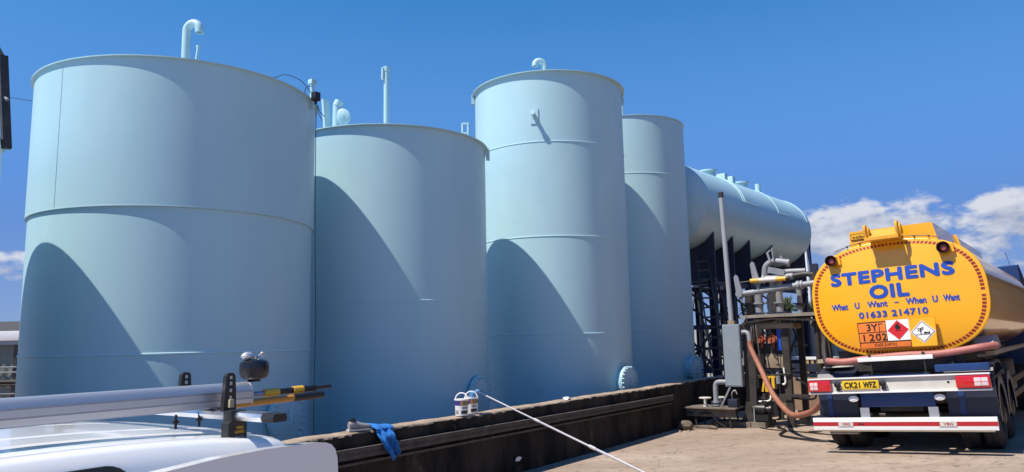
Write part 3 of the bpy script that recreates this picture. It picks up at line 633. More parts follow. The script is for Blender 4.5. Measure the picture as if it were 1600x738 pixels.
def platform():
    t = thing('valve_platform', 'rusty steel platform in front of the dark wall with handwheels and a bent grey pipe', 'platform', WM @ Matrix.Translation((15.9, 6.0, -.2)))
    I = Matrix.Translation((-15.9, -6.0, .2))
    m = MB(); m.bb(15.70, 15.74, 5.34, 6.40, .03, .20).bb(15.6, 16.3, 5.30, 6.42, .20, .225); obj('platform_deck', m, CONC, t, world=I, smooth=0)
    for y in (6.25, 5.8, 5.5): 
        for x in (15.75, 16.25): m = MB(); m.bar((x, y, .2), (x, y-.05, -.24), .03); obj('leg', m, DKSTEEL, t, world=I)
    m = MB(); m.tube(smooth_path([(15.69, 6.38, .13), (15.68, 6.2, .07), (15.68, 5.9, .10), (15.68, 5.7, -.08), (15.68, 5.55, -.16)], 6), .015, 8); obj('cable', m, BLACK, t, world=I)
    for x, y in ((15.85, 6.03), (16.1, 5.78)):
        m = MB(); m.tube([(x, y, .22), (x, y, .42)], .03, 10).lathe([(.05, .22), (.05, .26), (.02, .30)], 12, Matrix.Translation((x, y, 0))); v = obj('valve_stem', m, OFFW, t, world=I)
        m = MB(); m.tube(arc_pts((x, y, .41), .12, 0, 2*math.pi, 24, (1, 0, 0), (0, 1, 0))[:-1], .014, 8, closed=True)
        for k in range(4): a = k*math.pi/2; m.bar((x, y, .41), (x+.12*math.cos(a), y+.12*math.sin(a), .41), .018)
        obj('handwheel', m, OFFW, v, world=I)
    m = MB(); m.tube(smooth_path([(15.98, 5.55, .745), (15.98, 5.72, .745), (15.98, 5.80, .72), (15.98, 5.83, .62), (15.98, 5.83, .30)], 8), .055, 16).tube([(15.98, 5.83, .34), (15.98, 5.83, .30)], .10, 16).tube([(15.98, 5.83, .27), (15.98, 5.83, .24)], .11, 16); obj('bent_pipe', m, GREYPIPE, t, world=I)
    m = MB(); m.bar((15.8, 5.45, .64), (15.8, 5.66, .24), .05, .03); obj('strut', m, GREYPIPE, t, world=I)
    m = MB(); m.bb(15.8, 16.0, 5.32, 5.52, .23, .40, .01); o = obj('switch_box', m, NAVY, t, world=I)
    m = MB(); m.tube(smooth_path([(15.9, 5.45, .4), (15.9, 5.45, .52), (15.9, 5.38, .58), (15.9, 5.34, .5)], 5), .014, 8); obj('switch_handle', m, GALV, o, world=I)
platform()
# delivery hose drooping from the gantry to the tanker
m = MB(); m.tube(smooth_path([(15.96, 5.02, 1.62), (15.93, 4.99, 1.45), (15.75, 4.76, 1.03), (15.3, 4.446, .62), (14.9, 4.143, .375), (14.5, 3.834, .255), (13.95, 3.37, .385), (13.6, 3.14, .56), (13.45, 3.0, .75)], 8), .052, 14)
top('delivery_hose', m, HOSEM, 'thick brown rubber hose drooping from the gantry down to the back of the tanker', 'hose', WM)
m = MB(); m.lathe([(.0, 0), (.10, 0), (.125, .24), (.135, .25), (.12, .25), (.095, .03), (0, .03)], 24); top('black_bucket', m, BLACK, 'black bucket on the ground behind the drooping brown hose', 'bucket', WM @ Matrix.Translation((15.4, 3.86, .0)))
def lump(name, label, M, s, seed, mt):
    m = MB(); bmesh.ops.create_icosphere(m.bm, subdivisions=2, radius=1.)
    r = random.Random(seed)
    for v in m.bm.verts: v.co = Vector((v.co.x*s[0], v.co.y*s[1], v.co.z*s[2]))*r.uniform(.8, 1.18)
    return top(name, m, mt, label, 'rubble', M, smooth=25)
lump('concrete_lump', 'largest brown lump of broken concrete at the foot of the wall, left of the platform', WM @ Matrix.Translation((15.2, 6.25, -.12)), (.14, .17, .11), 2, RUBBLE)
lump('concrete_lump', 'flat brown lump on the ground under the valve platform', WM @ Matrix.Translation((15.55, 5.95, -.18)), (.10, .28, .05), 5, RUBBLE)
for i, (a, b) in enumerate(((15.0, 6.1), (15.1, 5.98), (14.85, 6.22), (15.3, 5.8))):
    o = lump('concrete_chip', 'small pale chip of broken concrete near the foot of the wall', WM @ Matrix.Translation((a, b, -.20)), (.03, .04, .02), 10+i, COPING); o['group'] = 'chips of broken concrete'
# black cables lying on the ground
def on_ground(P, lift):
    out = []
    for a, b in P:
        w = WM @ Vector((a, b, 0)); out.append(Vector((w.x, w.y, gz(w.x, w.y)+lift)))
    return out
P = smooth_path([Vector((a, b, 0)) for a, b in ((15.95, 4.55), (15.6, 4.3), (15.2, 4.25), (14.7, 4.15), (14.3, 3.7), (14.1, 3.2), (14.2, 2.6))], 8)
m = MB(); m.tube(on_ground([(p.x, p.y) for p in P], .022), .022, 8); top('ground_cable', m, BLACK, 'thicker black cable curling over the ground from the gantry to the tanker', 'cable')
P = smooth_path([Vector((a, b, 0)) for a, b in ((15.9, 4.9), (15.6, 4.5), (15.4, 3.9), (15.1, 3.3), (14.9, 2.7))], 8)
m = MB(); m.tube(on_ground([(p.x, p.y) for p in P], .012), .011, 8); top('ground_cable', m, BLACK, 'thin black cable lying straight on the ground behind the thicker one', 'cable')

# ------------------------------------------------------------------ things behind the gantry
m = MB(); m.bb(20.0, 20.3, 0.0, 6.2, -.4, .62).bb(20.3, 24, 5.9, 6.2, -.4, .62); top('brown_bund', m, BROWNBUND, 'low red brown rendered wall behind the gantry and bucket', 'wall', WM, smooth=0)
t = thing('pipe_rack', 'dark blue horizontal steel beam with a post behind the gantry', 'steel frame', WM @ Matrix.Translation((20.8, 4.4, -.1))); I = Matrix.Translation((-20.8, -4.4, .1))
m = MB(); m.bb(20.7, 20.9, 2.8, 6.2, .75, .95).bb(20.72, 20.88, 2.8, 6.2, .62, .70); obj('beam', m, NAVY, t, world=I, smooth=0)
for y in (4.95, 3.3): m = MB(); m.bb(20.74, 20.86, y-.06, y+.06, -.1, .75); obj('post', m, NAVY, t, world=I, smooth=0)
m = MB(); m.bb(20.7, 20.9, 3.2, 3.7, .96, 1.12, .02); obj('motor_box', m, NAVY, t, world=I)
def crate():
    t = thing('wooden_crate', 'white topped crate with yellow slats in front of the pale fence', 'crate', WM @ Matrix.Translation((23.4, 5.55, .0))); 
    m = MB(); m.bb(-.5, .5, -.62, .62, .62, .98).bb(-.5, .5, -.62, .62, -.2, .62); obj('crate_body', m, NAVY, t, smooth=0)
    m = MB(); m.bb(-.56, .56, -.68, .68, .985, 1.05, .01); obj('crate_lid', m, WHITE, t)
    for k in range(5): m = MB(); y = -.6+k*.14; m.bb(-.545, -.505, y, y+.08, .2, .98); obj('slat', m, WOODY, t)
crate()
def fence():
    p0, p1 = Vector((6.0, 31.5, 0)), Vector((14.8, 28.6, 0)); d = (p1-p0); L = d.length; d.normalize(); n = Vector((-d.y, d.x, 0))
    t = thing('corrugated_fence', 'pale corrugated sheet fence standing behind the gantry', 'fence', Matrix.Translation(p0+Vector((0, 0, -.3))))
    m = MB(); k = int(L/.03)
    m.grid(lambda u, v: d*(u*L)+n*.03*math.sin(u*L*2*math.pi/.15)+Vector((0, 0, 2.3*v)), k, 1); obj('sheet', m, CORR, t)
    for i in range(5): m = MB(); q = d*(L*i/4)+n*.08; m.bar(q, q+Vector((0, 0, 2.35)), .08); obj('post', m, GREYPIPE, t)
    m = MB(); m.bar(d*.1+n*.07+Vector((0, 0, 2.1)), d*(L-.1)+n*.07+Vector((0, 0, 2.1)), .05, .08); obj('top_rail', m, GREYPIPE, t)
fence()
def spiky(name, label, X, Y, h, seed, nrose, spread, mt=LEAF):
    r = random.Random(seed); g = gz(X, Y)
    t = thing(name, label, 'tree', Matrix.Translation((X, Y, g)))
    m = MB(); tips = []
    m.tube([(0, 0, 0), (.03, .02, h*.35), (0, 0, h*.6)], [.12, .10, .07], 8)
    for k in range(nrose):
        a = r.uniform(0, 6.28); q = Vector((math.cos(a)*spread*r.random()**.6, math.sin(a)*spread*r.random()**.6, h*r.uniform(.55, .95)))
        m.tube([(0, 0, h*.45), q*.6+Vector((0, 0, h*.2)), q], [.06, .05, .035], 6); tips.append(q)
    obj('trunk', m, BARK, t)
    m = MB()
    for q in tips:
        for j in range(46):
            a = r.uniform(0, 6.28); e = r.uniform(-.4, 1.4); l = r.uniform(.35, .7); dv = Vector((math.cos(a)*math.cos(e), math.sin(a)*math.cos(e), math.sin(e)))
            s = dv.cross(Vector((0, 0, 1))).normalized()*.022; mid = q+dv*l*.55; tip = q+dv*l+Vector((0, 0, -l*.25*r.random()))
            vs = [m.bm.verts.new(p) for p in (q-s*.6, q+s*.6, mid+s, tip, mid-s)]; m.bm.faces.new(vs)
    obj('crown', m, mt, t, smooth=0, recalc=False)
TL = ['spiky green palm like tree left of the white flagpole, above the fence', 'widest spiky green tree crown above the fence, behind the flagpole', 'small spiky tree crown partly behind the edge of the tanker', 'spiky tree seen between the gantry pipes']
for i, (X, Y, h, n, s) in enumerate(((11.9, 34, 3.4, 9, 1.0), (13.4, 35, 3.6, 11, 1.3), (15.2, 35, 3.5, 9, 1.1), (10.2, 34.5, 3.5, 9, 1.1))):
    spiky('spiky_tree', TL[i], X, Y, h, 40+i, n, s)
def hedge(name, label, X, Y, rx, ry, h, seed, n):
    r = random.Random(seed); g = gz(X, Y); t = thing(name, label, 'shrub', Matrix.Translation((X, Y, g)))
    m = MB()
    for k in range(6): a = k*1.05; m.tube([(0, 0, 0), (math.cos(a)*rx*.3, math.sin(a)*ry*.3, h*.4), (math.cos(a)*rx*.6, math.sin(a)*ry*.6, h*.8)], [.05, .035, .015], 6)
    obj('stem', m, BARK, t)
    m = MB(); cl = [(Vector((r.uniform(-1, 1)*rx, r.uniform(-1, 1)*ry, h*r.uniform(.15, .85))), r.uniform(.2, .45)) for _ in range(26)]
    for k in range(n):
        c, q = r.choice(cl); dv = Vector((r.gauss(0, 1), r.gauss(0, 1), r.gauss(0, 1))).normalized()*q*r.random()**.4
        p = c+dv; a = Vector((r.gauss(0, 1), r.gauss(0, 1), r.gauss(0, 1))).normalized(); b = a.cross(dv).normalized(); l = r.uniform(.04, .09)
        m.bm.faces.new([m.bm.verts.new(x) for x in (p-a*l, p+b*l*.5, p+a*l, p-b*l*.5)])
    obj('crown', m, LEAFD, t, smooth=0, recalc=False)
hedge('green_shrub', 'low green shrub beside the crate at the foot of the pale fence', 11.6, 27.6, .9, .5, 1.1, 3, 1500)
hedge('green_shrub', 'green shrub behind the fence, below the spiky crowns', 13.0, 33.2, 2.6, .8, 2.5, 4, 4000)
t = thing('flagpole', 'white flagpole with a furled navy flag rising behind the horizontal tank', 'flagpole', Matrix.Translation((13.95, 35, -.3)))
m = MB(); m.tube([(0, 0, 0), (-.02, 0, 4.5), (-.08, 0, 7.6)], [.07, .06, .045], 12); obj('pole', m, WHITE, t)
m = MB(); m.grid(lambda u, v: Vector((.06+.17*u*(.6+.4*v)+.02*math.sin(v*9), .06*math.sin(u*9+v*3), 4.75+2.4*v)), 10, 12); obj('flag', m, NAVYC, t)

# far treeline closing off the open ground all round, one uncountable mass
m = MB(); r_ = random.Random(77)
for k in range(9000):
    q = R(r_.uniform(-75, 80)); d = 150+r_.uniform(-6, 6); h = (3.1+1.0*math.sin(q*23)+.7*math.sin(q*61+1))*r_.random()**.7
    p = Vector((d*math.sin(q), d*math.cos(q), gz(d*math.sin(q), d*math.cos(q))+max(h, .1))); n_ = Vector((r_.gauss(0, 1), r_.gauss(0, 1), r_.gauss(0, 1))).normalized(); u_ = n_.orthogonal().normalized(); w_ = n_.cross(u_); l = r_.uniform(.3, .8)
    m.bm.faces.new([m.bm.verts.new(x) for x in (p-u_*l, p+w_*l*.7, p+u_*l, p-w_*l*.7)])
o = obj('far_treeline', m, LEAFD, smooth=0, recalc=False); o['kind'] = 'stuff'; o['label'] = 'low dark green line of distant trees on the horizon'; o['category'] = 'trees'

# left edge: shed with white fascia, house chimney behind it
t = thing('metal_shed', 'grey green clad shed with a white fascia beyond the wall at far left', 'shed', Matrix.Translation((-18.2, 25, -.4)))
m = MB(); m.grid(lambda u, v: Vector((-8+12*u, .02*math.sin(u*12*2*math.pi/.3), 2.45*v)), 320, 1); obj('cladding', m, GREENSH, t)
m = MB(); m.bb(-8, 4, .06, 8, 0, 2.4); obj('shed_body', m, GREENSH, t, smooth=0)
m = MB(); m.bb(-8.2, 4.2, -.25, 8.2, 2.46, 2.78, .02); obj('fascia', m, WHITE, t)
m = MB(); m.bb(-8.2, 4.2, -.18, .0, 2.33, 2.455); obj('gutter', m, CABGREY, t)
for zz, r in ((1.62, .02), (1.45, .02), (1.15, .06), (1.05, .04), (.75, .015)): m = MB(); m.tube([(-8, -.1, zz), (4, -.1, zz-.03)], r, 8); obj('wall_pipe', m, GREYPIPE if r < .03 else DKSTEEL, t)
for x in (.2, 1.55, 2.9): m = MB(); m.bb(x, x+.12, -.07, -.03, 0, 2.3); obj('wall_post', m, DKSTEEL, t)
t = thing('far_house', 'distant house with a dark slate roof and brick chimney above the shed', 'house', Matrix.Translation((-42, 62, -.5)))
m = MB(); m.bb(-5, 3, 0, 7, 0, 3.2); obj('wall', m, BRICK, t, smooth=0)
m = MB(); m.prism([(-.4, 3.2), (7.4, 3.2), (3.5, 4.75)], -5.3, 3.3, lambda u, v, d: Vector((d, u, v))); rf = obj('roof', m, SLATE, t, smooth=0)
m = MB(); m.bb(-.75, 1.25, 2.7, 3.5, 3.9, 5.05).bb(-.82, 1.32, 2.63, 3.57, 4.85, 4.98)
for k in range(4): m.lathe([(.14, 0), (.11, .38), (.09, .38), (.09, .05)], 10, Matrix.Translation((-.5+k*.5, 3.1, 5.05)))
obj('chimney', m, BRICK, rf)

# ------------------------------------------------------------------ things on and by the wall
TX = .73
def tub(a, b, label):
    t = thing('paint_tub', label, 'paint tub', WM @ Matrix.Translation((a, b, TX)) @ Matrix.Rotation(R(-38), 4, 'Z') @ Matrix.Scale(.82, 4), 'paint tubs on the wall')
    m = MB(); m.lathe([(0, 0), (.106, 0), (.118, .25), (.126, .252), (.126, .27), (.0, .275)], 40); obj('tub_body', m, PAPERL, t)
    def arcpatch(a0, a1, z0, z1, d, mt, nm):
        m = MB(); m.grid(lambda u, v: Vector(((.1065+.012*(z0+(z1-z0)*v)/.25+d)*math.sin(a0+(a1-a0)*u), -(.1065+.012*(z0+(z1-z0)*v)/.25+d)*math.cos(a0+(a1-a0)*u), z0+(z1-z0)*v)), 14, 1); obj(nm, m, mt, t)
    arcpatch(R(-95), R(-22), .17, .243, .002, PURPLE, 'purple_band'); arcpatch(R(-22), R(60), .17, .243, .002, ORBRN, 'wood_tone_band'); arcpatch(R(60), R(95), .17, .243, .002, PURPLE, 'purple_band')
    arcpatch(R(-18), R(45), .035, .085, .002, INK, 'printed_panel'); arcpatch(R(-75), R(-45), .03, .09, .002, GREYC, 'printed_panel'); arcpatch(R(-12), R(40), .115, .145, .002, GREYC, 'printed_panel')
    m = MB(); m.tube(arc_pts((0, 0, .235), .118, R(4), R(176), 18, (.86, -.5, 0), (0, 0, 1.15)), .010, 8); obj('handle', m, WHITEH, t)
tub(8.17, 6.60, 'paint tub at the left of the two standing on the wall'); tub(8.46, 6.66, 'paint tub at the right of the two on the wall, next to the roller')
t = thing('paint_roller', 'long white extension pole with a paint roller leaning against the wall top', 'paint roller', WM)
m = MB(); A, B = Vector((8.62, 6.52, .965)), Vector((10.1, 4.55, -.28)); d = B-A
m.tube([A, A+d*.30], .011, 10).tube([A+d*.28, A+d*.62], .014, 10).tube([A+d*.60, B], .0175, 12).tube([A+d*.275, A+d*.305], .019, 12).tube([A+d*.59, A+d*.625], .023, 12); obj('pole', m, WHITEH, t)
m = MB(); m.tube(smooth_path([A, A-d*.04, A-d*.055+Vector((-.08, .06, .0)), A+Vector((-.12, .06, .02))], 5), .006, 8); obj('roller_frame', m, SILVER, t)
m = MB(); m.tube([Vector((8.40, 6.62, .985)), Vector((8.62, 6.66, 1.02))], .034, 16); obj('roller_sleeve', m, mat('blue_wet_roller_pile', (.10, .26, .50), (.16, .34, .55), rough=.9, bump=.5, bscale=150), t)
def cloth():
    r = random.Random(5)
    def fn(u, v):
        # v along drape: on the top, over the front edge, hanging down the tray
        w = .26*(1-.25*v)+.05*math.sin(v*5); x = 6.52+(u-.5)*w+.16*max(v-.3, 0)+.025*math.sin(v*7)
        fold = .026*math.sin(u*13+v*3.2)+.014*math.sin(u*29-v*7)+.008*math.sin(u*47+v*16)
        if v < .33: return Vector((x, 6.80-.30*v/.33, TX+.022+.018*abs(math.sin(u*9+v*8))+.02*math.exp(-((u-.35)/.2)**2)))
        q = (v-.33)/.67; zz = TX+.012-q*(.27+.07*math.sin(u*7+1.)+.04*math.sin(u*17)); y = 6.50-.012*q-(.03+.06*min(1, max(0, (q-.1)*4)))+fold*min(1, q*5)-.02
        return Vector((x, y, zz))
    m = MB(); m.grid(fn, 48, 60); m.jitter(.0012, 4)
    o = top('blue_cloth', m, CLOTH, 'bright blue cloth draped over the edge of the dark wall', 'cloth', WM, smooth=60)
    s = o.modifiers.new('thickness', 'SOLIDIFY'); s.thickness = .004
cloth()
t = thing('work_shoe', 'grey and black shoe lying on the wall top left of the blue cloth', 'shoe', WM @ Matrix.Translation((6.30, 6.63, TX)) @ Matrix.Rotation(R(-20), 4, 'Z'))
m = MB(); n = 12
secs = [(-.14, .035, .09), (-.10, .042, .11), (-.05, .042, .10), (0, .045, .075), (.06, .05, .06), (.11, .046, .05), (.14, .028, .035)]
rings = []
for x, w, h in secs: rings.append([m.bm.verts.new((x, w*math.cos(k*2*math.pi/n), .018+max(0, h*.5+h*.5*math.sin(k*2*math.pi/n)))) for k in range(n)])
for A_, B_ in zip(rings, rings[1:]):
    for k in range(n): m.bm.faces.new((A_[k], A_[(k+1) % n], B_[(k+1) % n], B_[k]))
m.bm.faces.new(rings[0]); m.bm.faces.new(rings[-1]); obj('upper', m, GREYC, t, smooth=60)
m = MB(); m.prism([(-.15, -.04), (-.05, -.046), (.08, -.055), (.15, -.03), (.15, .03), (.08, .055), (-.05, .046), (-.15, .04)], 0, .022, lambda u, v, d: Vector((u, v, d))); obj('sole', m, OFFW, t)
m = MB(); m.lathe([(.03, 0), (.04, .02), (.036, .045), (.026, .05)], 14, Matrix.Translation((-.095, 0, .095))); obj('ankle_opening', m, BLACK, t)
m = MB(); bmesh.ops.create_icosphere(m.bm, subdivisions=2, radius=1.)
r = random.Random(9)
for v in m.bm.verts: v.co = Vector((v.co.x*.10, v.co.y*.06, max(0, v.co.z*.05)))*r.uniform(.7, 1.25)
top('white_rag', m, WHITEH, 'crumpled white rag on the wall top below the slender tank', 'rag', WM @ Matrix.Translation((11.02, 6.62, TX)))
m = MB(); m.prism([(-.08, -.02), (.02, -.03), (.09, .01), (.03, .035), (-.05, .03)], 0, .008, lambda u, v, d: Vector((u, d, v))); top('paper_scrap', m, PAPERL, 'torn pale paper scrap stuck low on the dark wall face', 'paper', WM @ Matrix.Translation((9.4, 6.516, -.02)))

# ------------------------------------------------------------------ tanker lorry, local x right, y forward, z up
TM = Matrix.Translation((5.723, 11.367, .291)) @ Matrix.Rotation(R(-38.0), 4, 'Z') @ Matrix.Rotation(R(-3.027), 4, 'Y')
def tanker():
    T = thing('fuel_tanker', 'yellow fuel tanker lorry with blue lettering on its rounded rear end', 'tanker lorry', TM)
    U0, H0, AW, AH, NE = .104, 1.985, 1.262, .915, 2.6
    def se(t, k=1., kk=None):
        c, s = math.cos(t), math.sin(t); e = 2/NE
        return (U0+AW*k*math.copysign(abs(c)**e, c), H0+AH*(kk or k)*math.copysign(abs(s)**e, s))
    def norm(u, h): return (abs((u-U0)/AW)**NE+abs((h-H0)/AH)**NE)**(1/NE)
    def fw(u, h): return .50-.11*(1-min(norm(u, h), 1)**2.2)
    n = 96; m = MB(); rings = []
    for k in (.02, .15, .3, .45, .6, .72, .82, .9, .95, .98, .995): rings.append([(u, fw(u, h), h) for u, h in (se(i*2*math.pi/n, k) for i in range(n))])
    for w, k in ((.503, 1.0), (.515, 1.004), (.535, 1.004), (.55, .997), (1.5, .997), (3.0, .997), (4.5, .997), (6.0, .997), (8.7, .997)): rings.append([(u, w, h) for u, h in (se(i*2*math.pi/n, k) for i in range(n))])
    for w, k in ((8.75, .96), (8.8, .8), (8.82, .4), (8.83, .02)): rings.append([(u, w, h) for u, h in (se(i*2*math.pi/n, k) for i in range(n))])
    V = [[m.bm.verts.new(p) for p in q] for q in rings]
    for A, B in zip(V, V[1:]):
        for i in range(n): m.bm.faces.new((A[i], A[(i+1) % n], B[(i+1) % n], B[i]))
    m.bm.faces.new(V[0]); m.bm.faces.new(V[-1])
    barrel = obj('barrel', m, TRUCKY, T, smooth=28)
    # dashed red band round the end
    m = MB(); L = 0; pts = [se(i*2*math.pi/2000, .945, .93) for i in range(2001)]; acc = 0; start = None; step = .056
    seg = []
    for a, b in zip(pts, pts[1:]):
        d = math.dist(a, b)
        if acc % step < .040: seg.append(a)
        elif seg:
            if len(seg) > 2:
                for q0, q1 in ((seg[0], seg[-1]),):
                    f = lambda p, k: (U0+(p[0]-U0)*k, H0+(p[1]-H0)*k)
                    o_ = [f(q0, .975), f(q1, .975), f(q1, 1.02), f(q0, 1.02)]
                    m.bm.faces.new([m.bm.verts.new((u, fw(u, h)-.004, h)) for u, h in o_])
            seg = []
        acc += d
    obj('red_dashed_band', m, REDBAND, barrel, smooth=0)
    def face(lift): return lambda u, v, d: Vector((u, fw(u, v)-lift-d, v))
    for txt, u0, u1, b, cp, bold, mt in (('STEPHENS', -.80, .965, 2.262, .182, .085, TBLUE), ('OIL', -.225, .318, 2.0, .194, .085, TBLUE), ('01633 214710', -.44, .545, 1.70, .092, .06, TBLUE)):
        obj('lettering', text_bm(txt, u0, u1, b, cp, bold, face(.002), .003, spacing=1.08), mt, barrel, smooth=0)
    DU = -.022
    for txt, u0, u1 in (('What', -.825, -.575), ('U', -.46, -.395), ('Want', -.27, .02), ('–', .125, .185), ('When', .29, .565), ('U', .655, .72), ('Want', .80, 1.006)):
        h0 = 1.874 if txt != '–' else 1.912; cp = .092 if txt != '–' else .014
        obj('lettering', text_bm(txt, u0+DU, u1+DU, h0-.012, cp, .05, face(.002), .003), TBLUE, barrel, smooth=0)
    # hazard boards standing off the end
    yb = .345
    def flat(lift): return lambda u, v, d: Vector((u, yb-lift-d, v))
    m = MB(); m.bb(-.475, .265, yb, yb+.02, 1.215, 1.632, .004); P = obj('hazard_plate', m, PLACO, T)
    m = MB()
    for a in ((-.475, -.058, 1.618, 1.632), (-.475, -.058, 1.462, 1.472), (-.475, .265, 1.305, 1.318), (-.475, .265, 1.215, 1.222), (-.475, -.465, 1.222, 1.618), (-.066, -.058, 1.318, 1.618), (.05, .056, 1.222, 1.305), (.258, .265, 1.222, 1.305)): m.bb(a[0], a[1], yb-.003, yb, a[2], a[3])
    for a in ((-.165, -.155, 1.48, 1.605), (-.155, -.105, 1.585, 1.597), (-.168, -.158, 1.34, 1.46)): m.bb(a[0], a[1], yb-.003, yb, a[2], a[3])
    obj('plate_border', m, INK, P, smooth=0)
    for tx, u0, u1, h0, cp, bo in (('3Y', -.34, -.185, 1.492, .105, .03), ('1', -.405, -.39, 1.335, .105, .03), ('2', -.32, -.25, 1.335, .105, .03), ('0', -.225, -.155, 1.335, .105, .03), ('2', -.135, -.07, 1.335, .105, .03), ('01633 214710', -.26, .035, 1.245, .045, .004)):
        obj('lettering', text_bm(tx, u0, u1, h0, cp, bo, flat(.0), .003), INK, P, smooth=0)
    m = MB(); m.bb(-.056, .268, yb-.008, yb-.001, 1.32, 1.636); fl = obj('flammable_label', m, WHITE, P, smooth=0)
    cu, ch = .106, 1.478
    m = MB(); m.prism([(cu-.15, ch), (cu, ch-.15), (cu+.15, ch), (cu, ch+.15)], yb-.011, yb-.008, lambda u, v, d: Vector((u, d, v))); dm = obj('red_diamond', m, REDP, P)
    m = MB(); F = [(0, -.035), (.028, -.03), (.04, -.005), (.034, .022), (.02, .012), (.016, .05), (-.006, .075), (-.004, .045), (-.022, .03), (-.03, .04), (-.04, .0), (-.026, -.03)]
    m.prism([(cu+x, ch+.045+y) for x, y in F], yb-.014, yb-.0115, lambda u, v, d: Vector((u, d, v))); m.bb(cu-.04, cu+.04, yb-.014, yb-.0115, ch-.015, ch-.005); obj('flame_symbol', m, INK, P)
    m = MB(); m.prism([(.272, 1.21), (.615, 1.21), (.630, 1.635), (.272, 1.640)], yb-.02, yb+.02, lambda u, v, d: Vector((u, d, v))); Q = obj('environment_board', m, PLACY, T)
    cu, ch = .448, 1.425
    for k, mt, y0 in ((.175, WHITE, .022), (.160, INK, .0245), (.148, WHITE, .027)):
        m = MB(); m.prism([(cu-k, ch), (cu, ch-k), (cu+k, ch), (cu, ch+k)], yb-y0, yb-.0201, lambda u, v, d: Vector((u, d, v))); obj('white_diamond' if mt is WHITE else 'diamond_border', m, mt, Q)
    m = MB(); f = lambda u, v, d: Vector((u, d, v)); a, b = yb-.0295, yb-.0272
    m.prism([(cu-.036, ch-.04), (cu-.022, ch-.04), (cu-.022, ch+.06), (cu-.036, ch+.06)], a, b, f)
    for s, zz in ((1, .03), (-1, .045), (1, .055), (-1, .015)): m.prism([(cu-.029, ch+zz-.02), (cu-.029+s*.045, ch+zz+.012), (cu-.029+s*.04, ch+zz+.022), (cu-.029, ch+zz-.006)], a, b, f)
    m.prism([(cu-.10, ch-.045), (cu+.09, ch-.045), (cu+.10, ch-.037), (cu-.10, ch-.037)], a, b, f)
    m.prism([(cu-.0, ch-.02), (cu+.03, ch+.0), (cu+.07, ch-.012), (cu+.095, ch+.008), (cu+.09, ch-.035), (cu+.06, ch-.026), (cu+.03, ch-.033)], a, b, f); obj('fish_and_tree_symbol', m, INK, Q)
    # hooded side lamps
    for u, h in ((-.75, 2.675), (.885, 2.665)):
        y0 = fw(u, h); m = MB(); Mx = Matrix.Translation((u, y0-.13, h)) @ Matrix.Rotation(R(-90), 4, 'X')
        m.lathe([(.055, .20), (.085, .16), (.092, .0), (.084, .0), (.078, .10), (.0, .11)], 24, Mx); lp = obj('hooded_lamp', m, mat('brown_black_lamp_hood', (.06, .03, .02), rough=.4), T)
        m = MB(); m.lathe([(.0, .045), (.04, .05), (.066, .075), (.072, .10)], 24, Mx); obj('lens', m, mat('dull_red_lens', (.35, .07, .06), rough=.25, coat=.5), lp)
        m = MB(); m.prism([(.075, -.07), (.135, -.075), (.125, .06), (.075, .03)], y0-.06, y0+.04, lambda a, b, d: Vector((u+a, d, h+b))); obj('lamp_bracket', m, TRUCKY, lp)
    # top coaming and rear step bracket
    def rail(name, P, mt=TRUCKY): m = MB(); m.prism(*P); return obj(name, m, mt, T, smooth=0)
    m = MB(); m.prism([(-.47, 2.80), (.815, 2.78), (.765, 3.09), (.73, 3.105), (-.45, 3.125)], .56, .60, lambda u, v, d: Vector((u, d, v)))
    m.prism([(-.47, 2.82), (-.43, 2.82), (-.41, 3.125), (-.45, 3.125)], .60, 6.6, lambda u, v, d: Vector((u, d, v))); m.prism([(.815, 2.78), (.775, 2.78), (.735, 3.09), (.765, 3.10)], .60, 6.6, lambda u, v, d: Vector((u, d, v)))
    m.prism([(-.45, 3.1), (.74, 3.08), (.70, 3.10), (-.42, 3.12)], .60, 6.6, lambda u, v, d: Vector((u, d, v)))
    m.bar((.80, 2.9, 2.90), (.75, 2.9, 3.12), .03, .08); co = obj('manlid_coaming', m, TRUCKY, T, smooth=0)
    m = MB(); m.bb(-.435, -.16, .545, .559, 2.98, 3.085); pl = obj('maker_plate', m, INK, co)
    m = MB(); m.bb(-.425, -.17, .540, .5449, 2.99, 3.075); obj('plate_face', m, PLACY, co)
    obj('lettering', text_bm('cobo', -.405, -.19, 3.005, .052, .012, lambda u, v, d: Vector((u, .5395-d, v)), .003), INK, co, smooth=0)
    m = MB(); m.tube([(-.70, .48, 2.82), (-.46, .50, 2.90), (-.2, .52, 2.935), (.1, .52, 2.945), (.45, .52, 2.93), (.70, .50, 2.89), (.85, .48, 2.84)], .008, 6)
    for k in range(7): u = -.5+k*.2; m.box((u, .50, 2.925-.12*(u-.1)**2), (.02, .05, .03))
    obj('drip_rail', m, DKSTEEL, T)
    m = MB(); m.bar((-.155, .20, 2.925), (.335, .20, 2.915), .05, .045).prism([(.22, 2.935), (.52, 3.085), (.52, 3.10), (.22, 2.95)], -.13, .31, lambda a, b, d: Vector((d, a, b))); m.bb(-.14, .32, .22, .54, 2.90, 2.915)
    for u in (-.14, .32):
        m.tube(smooth_path([(u, .23, 2.92), (u, .20, 3.08), (u, .24, 3.145), (u, .32, 3.135), (u, .40, 3.02), (u, .42, 2.92)], 5), .022, 8)
        m.tube(smooth_path([(u+.04, .27, 2.92), (u+.04, .25, 3.06), (u+.04, .30, 3.11), (u+.04, .42, 2.98)], 5), .016, 8)
    obj('step_bracket', m, mat('yellow_bracket_paint', (.80, .42, .05), (.70, .34, .03), rough=.4), T)
    # hose tray and hose
    m = MB(); m.bb(-.51, .545, .19, .24, 1.02, 1.085, .006).bb(-.51, .545, .24, .40, 1.02, 1.03)
    tr = obj('hose_tray', m, WHITE, T)
    for u in (-.33, .42): m = MB(); m.bb(u-.008, u+.008, .22, .26, .80, 1.02).tube([(u, .21, 1.085), (u, .21, 1.13)], .022, 10); obj('tray_support', m, DKSTEEL, tr)
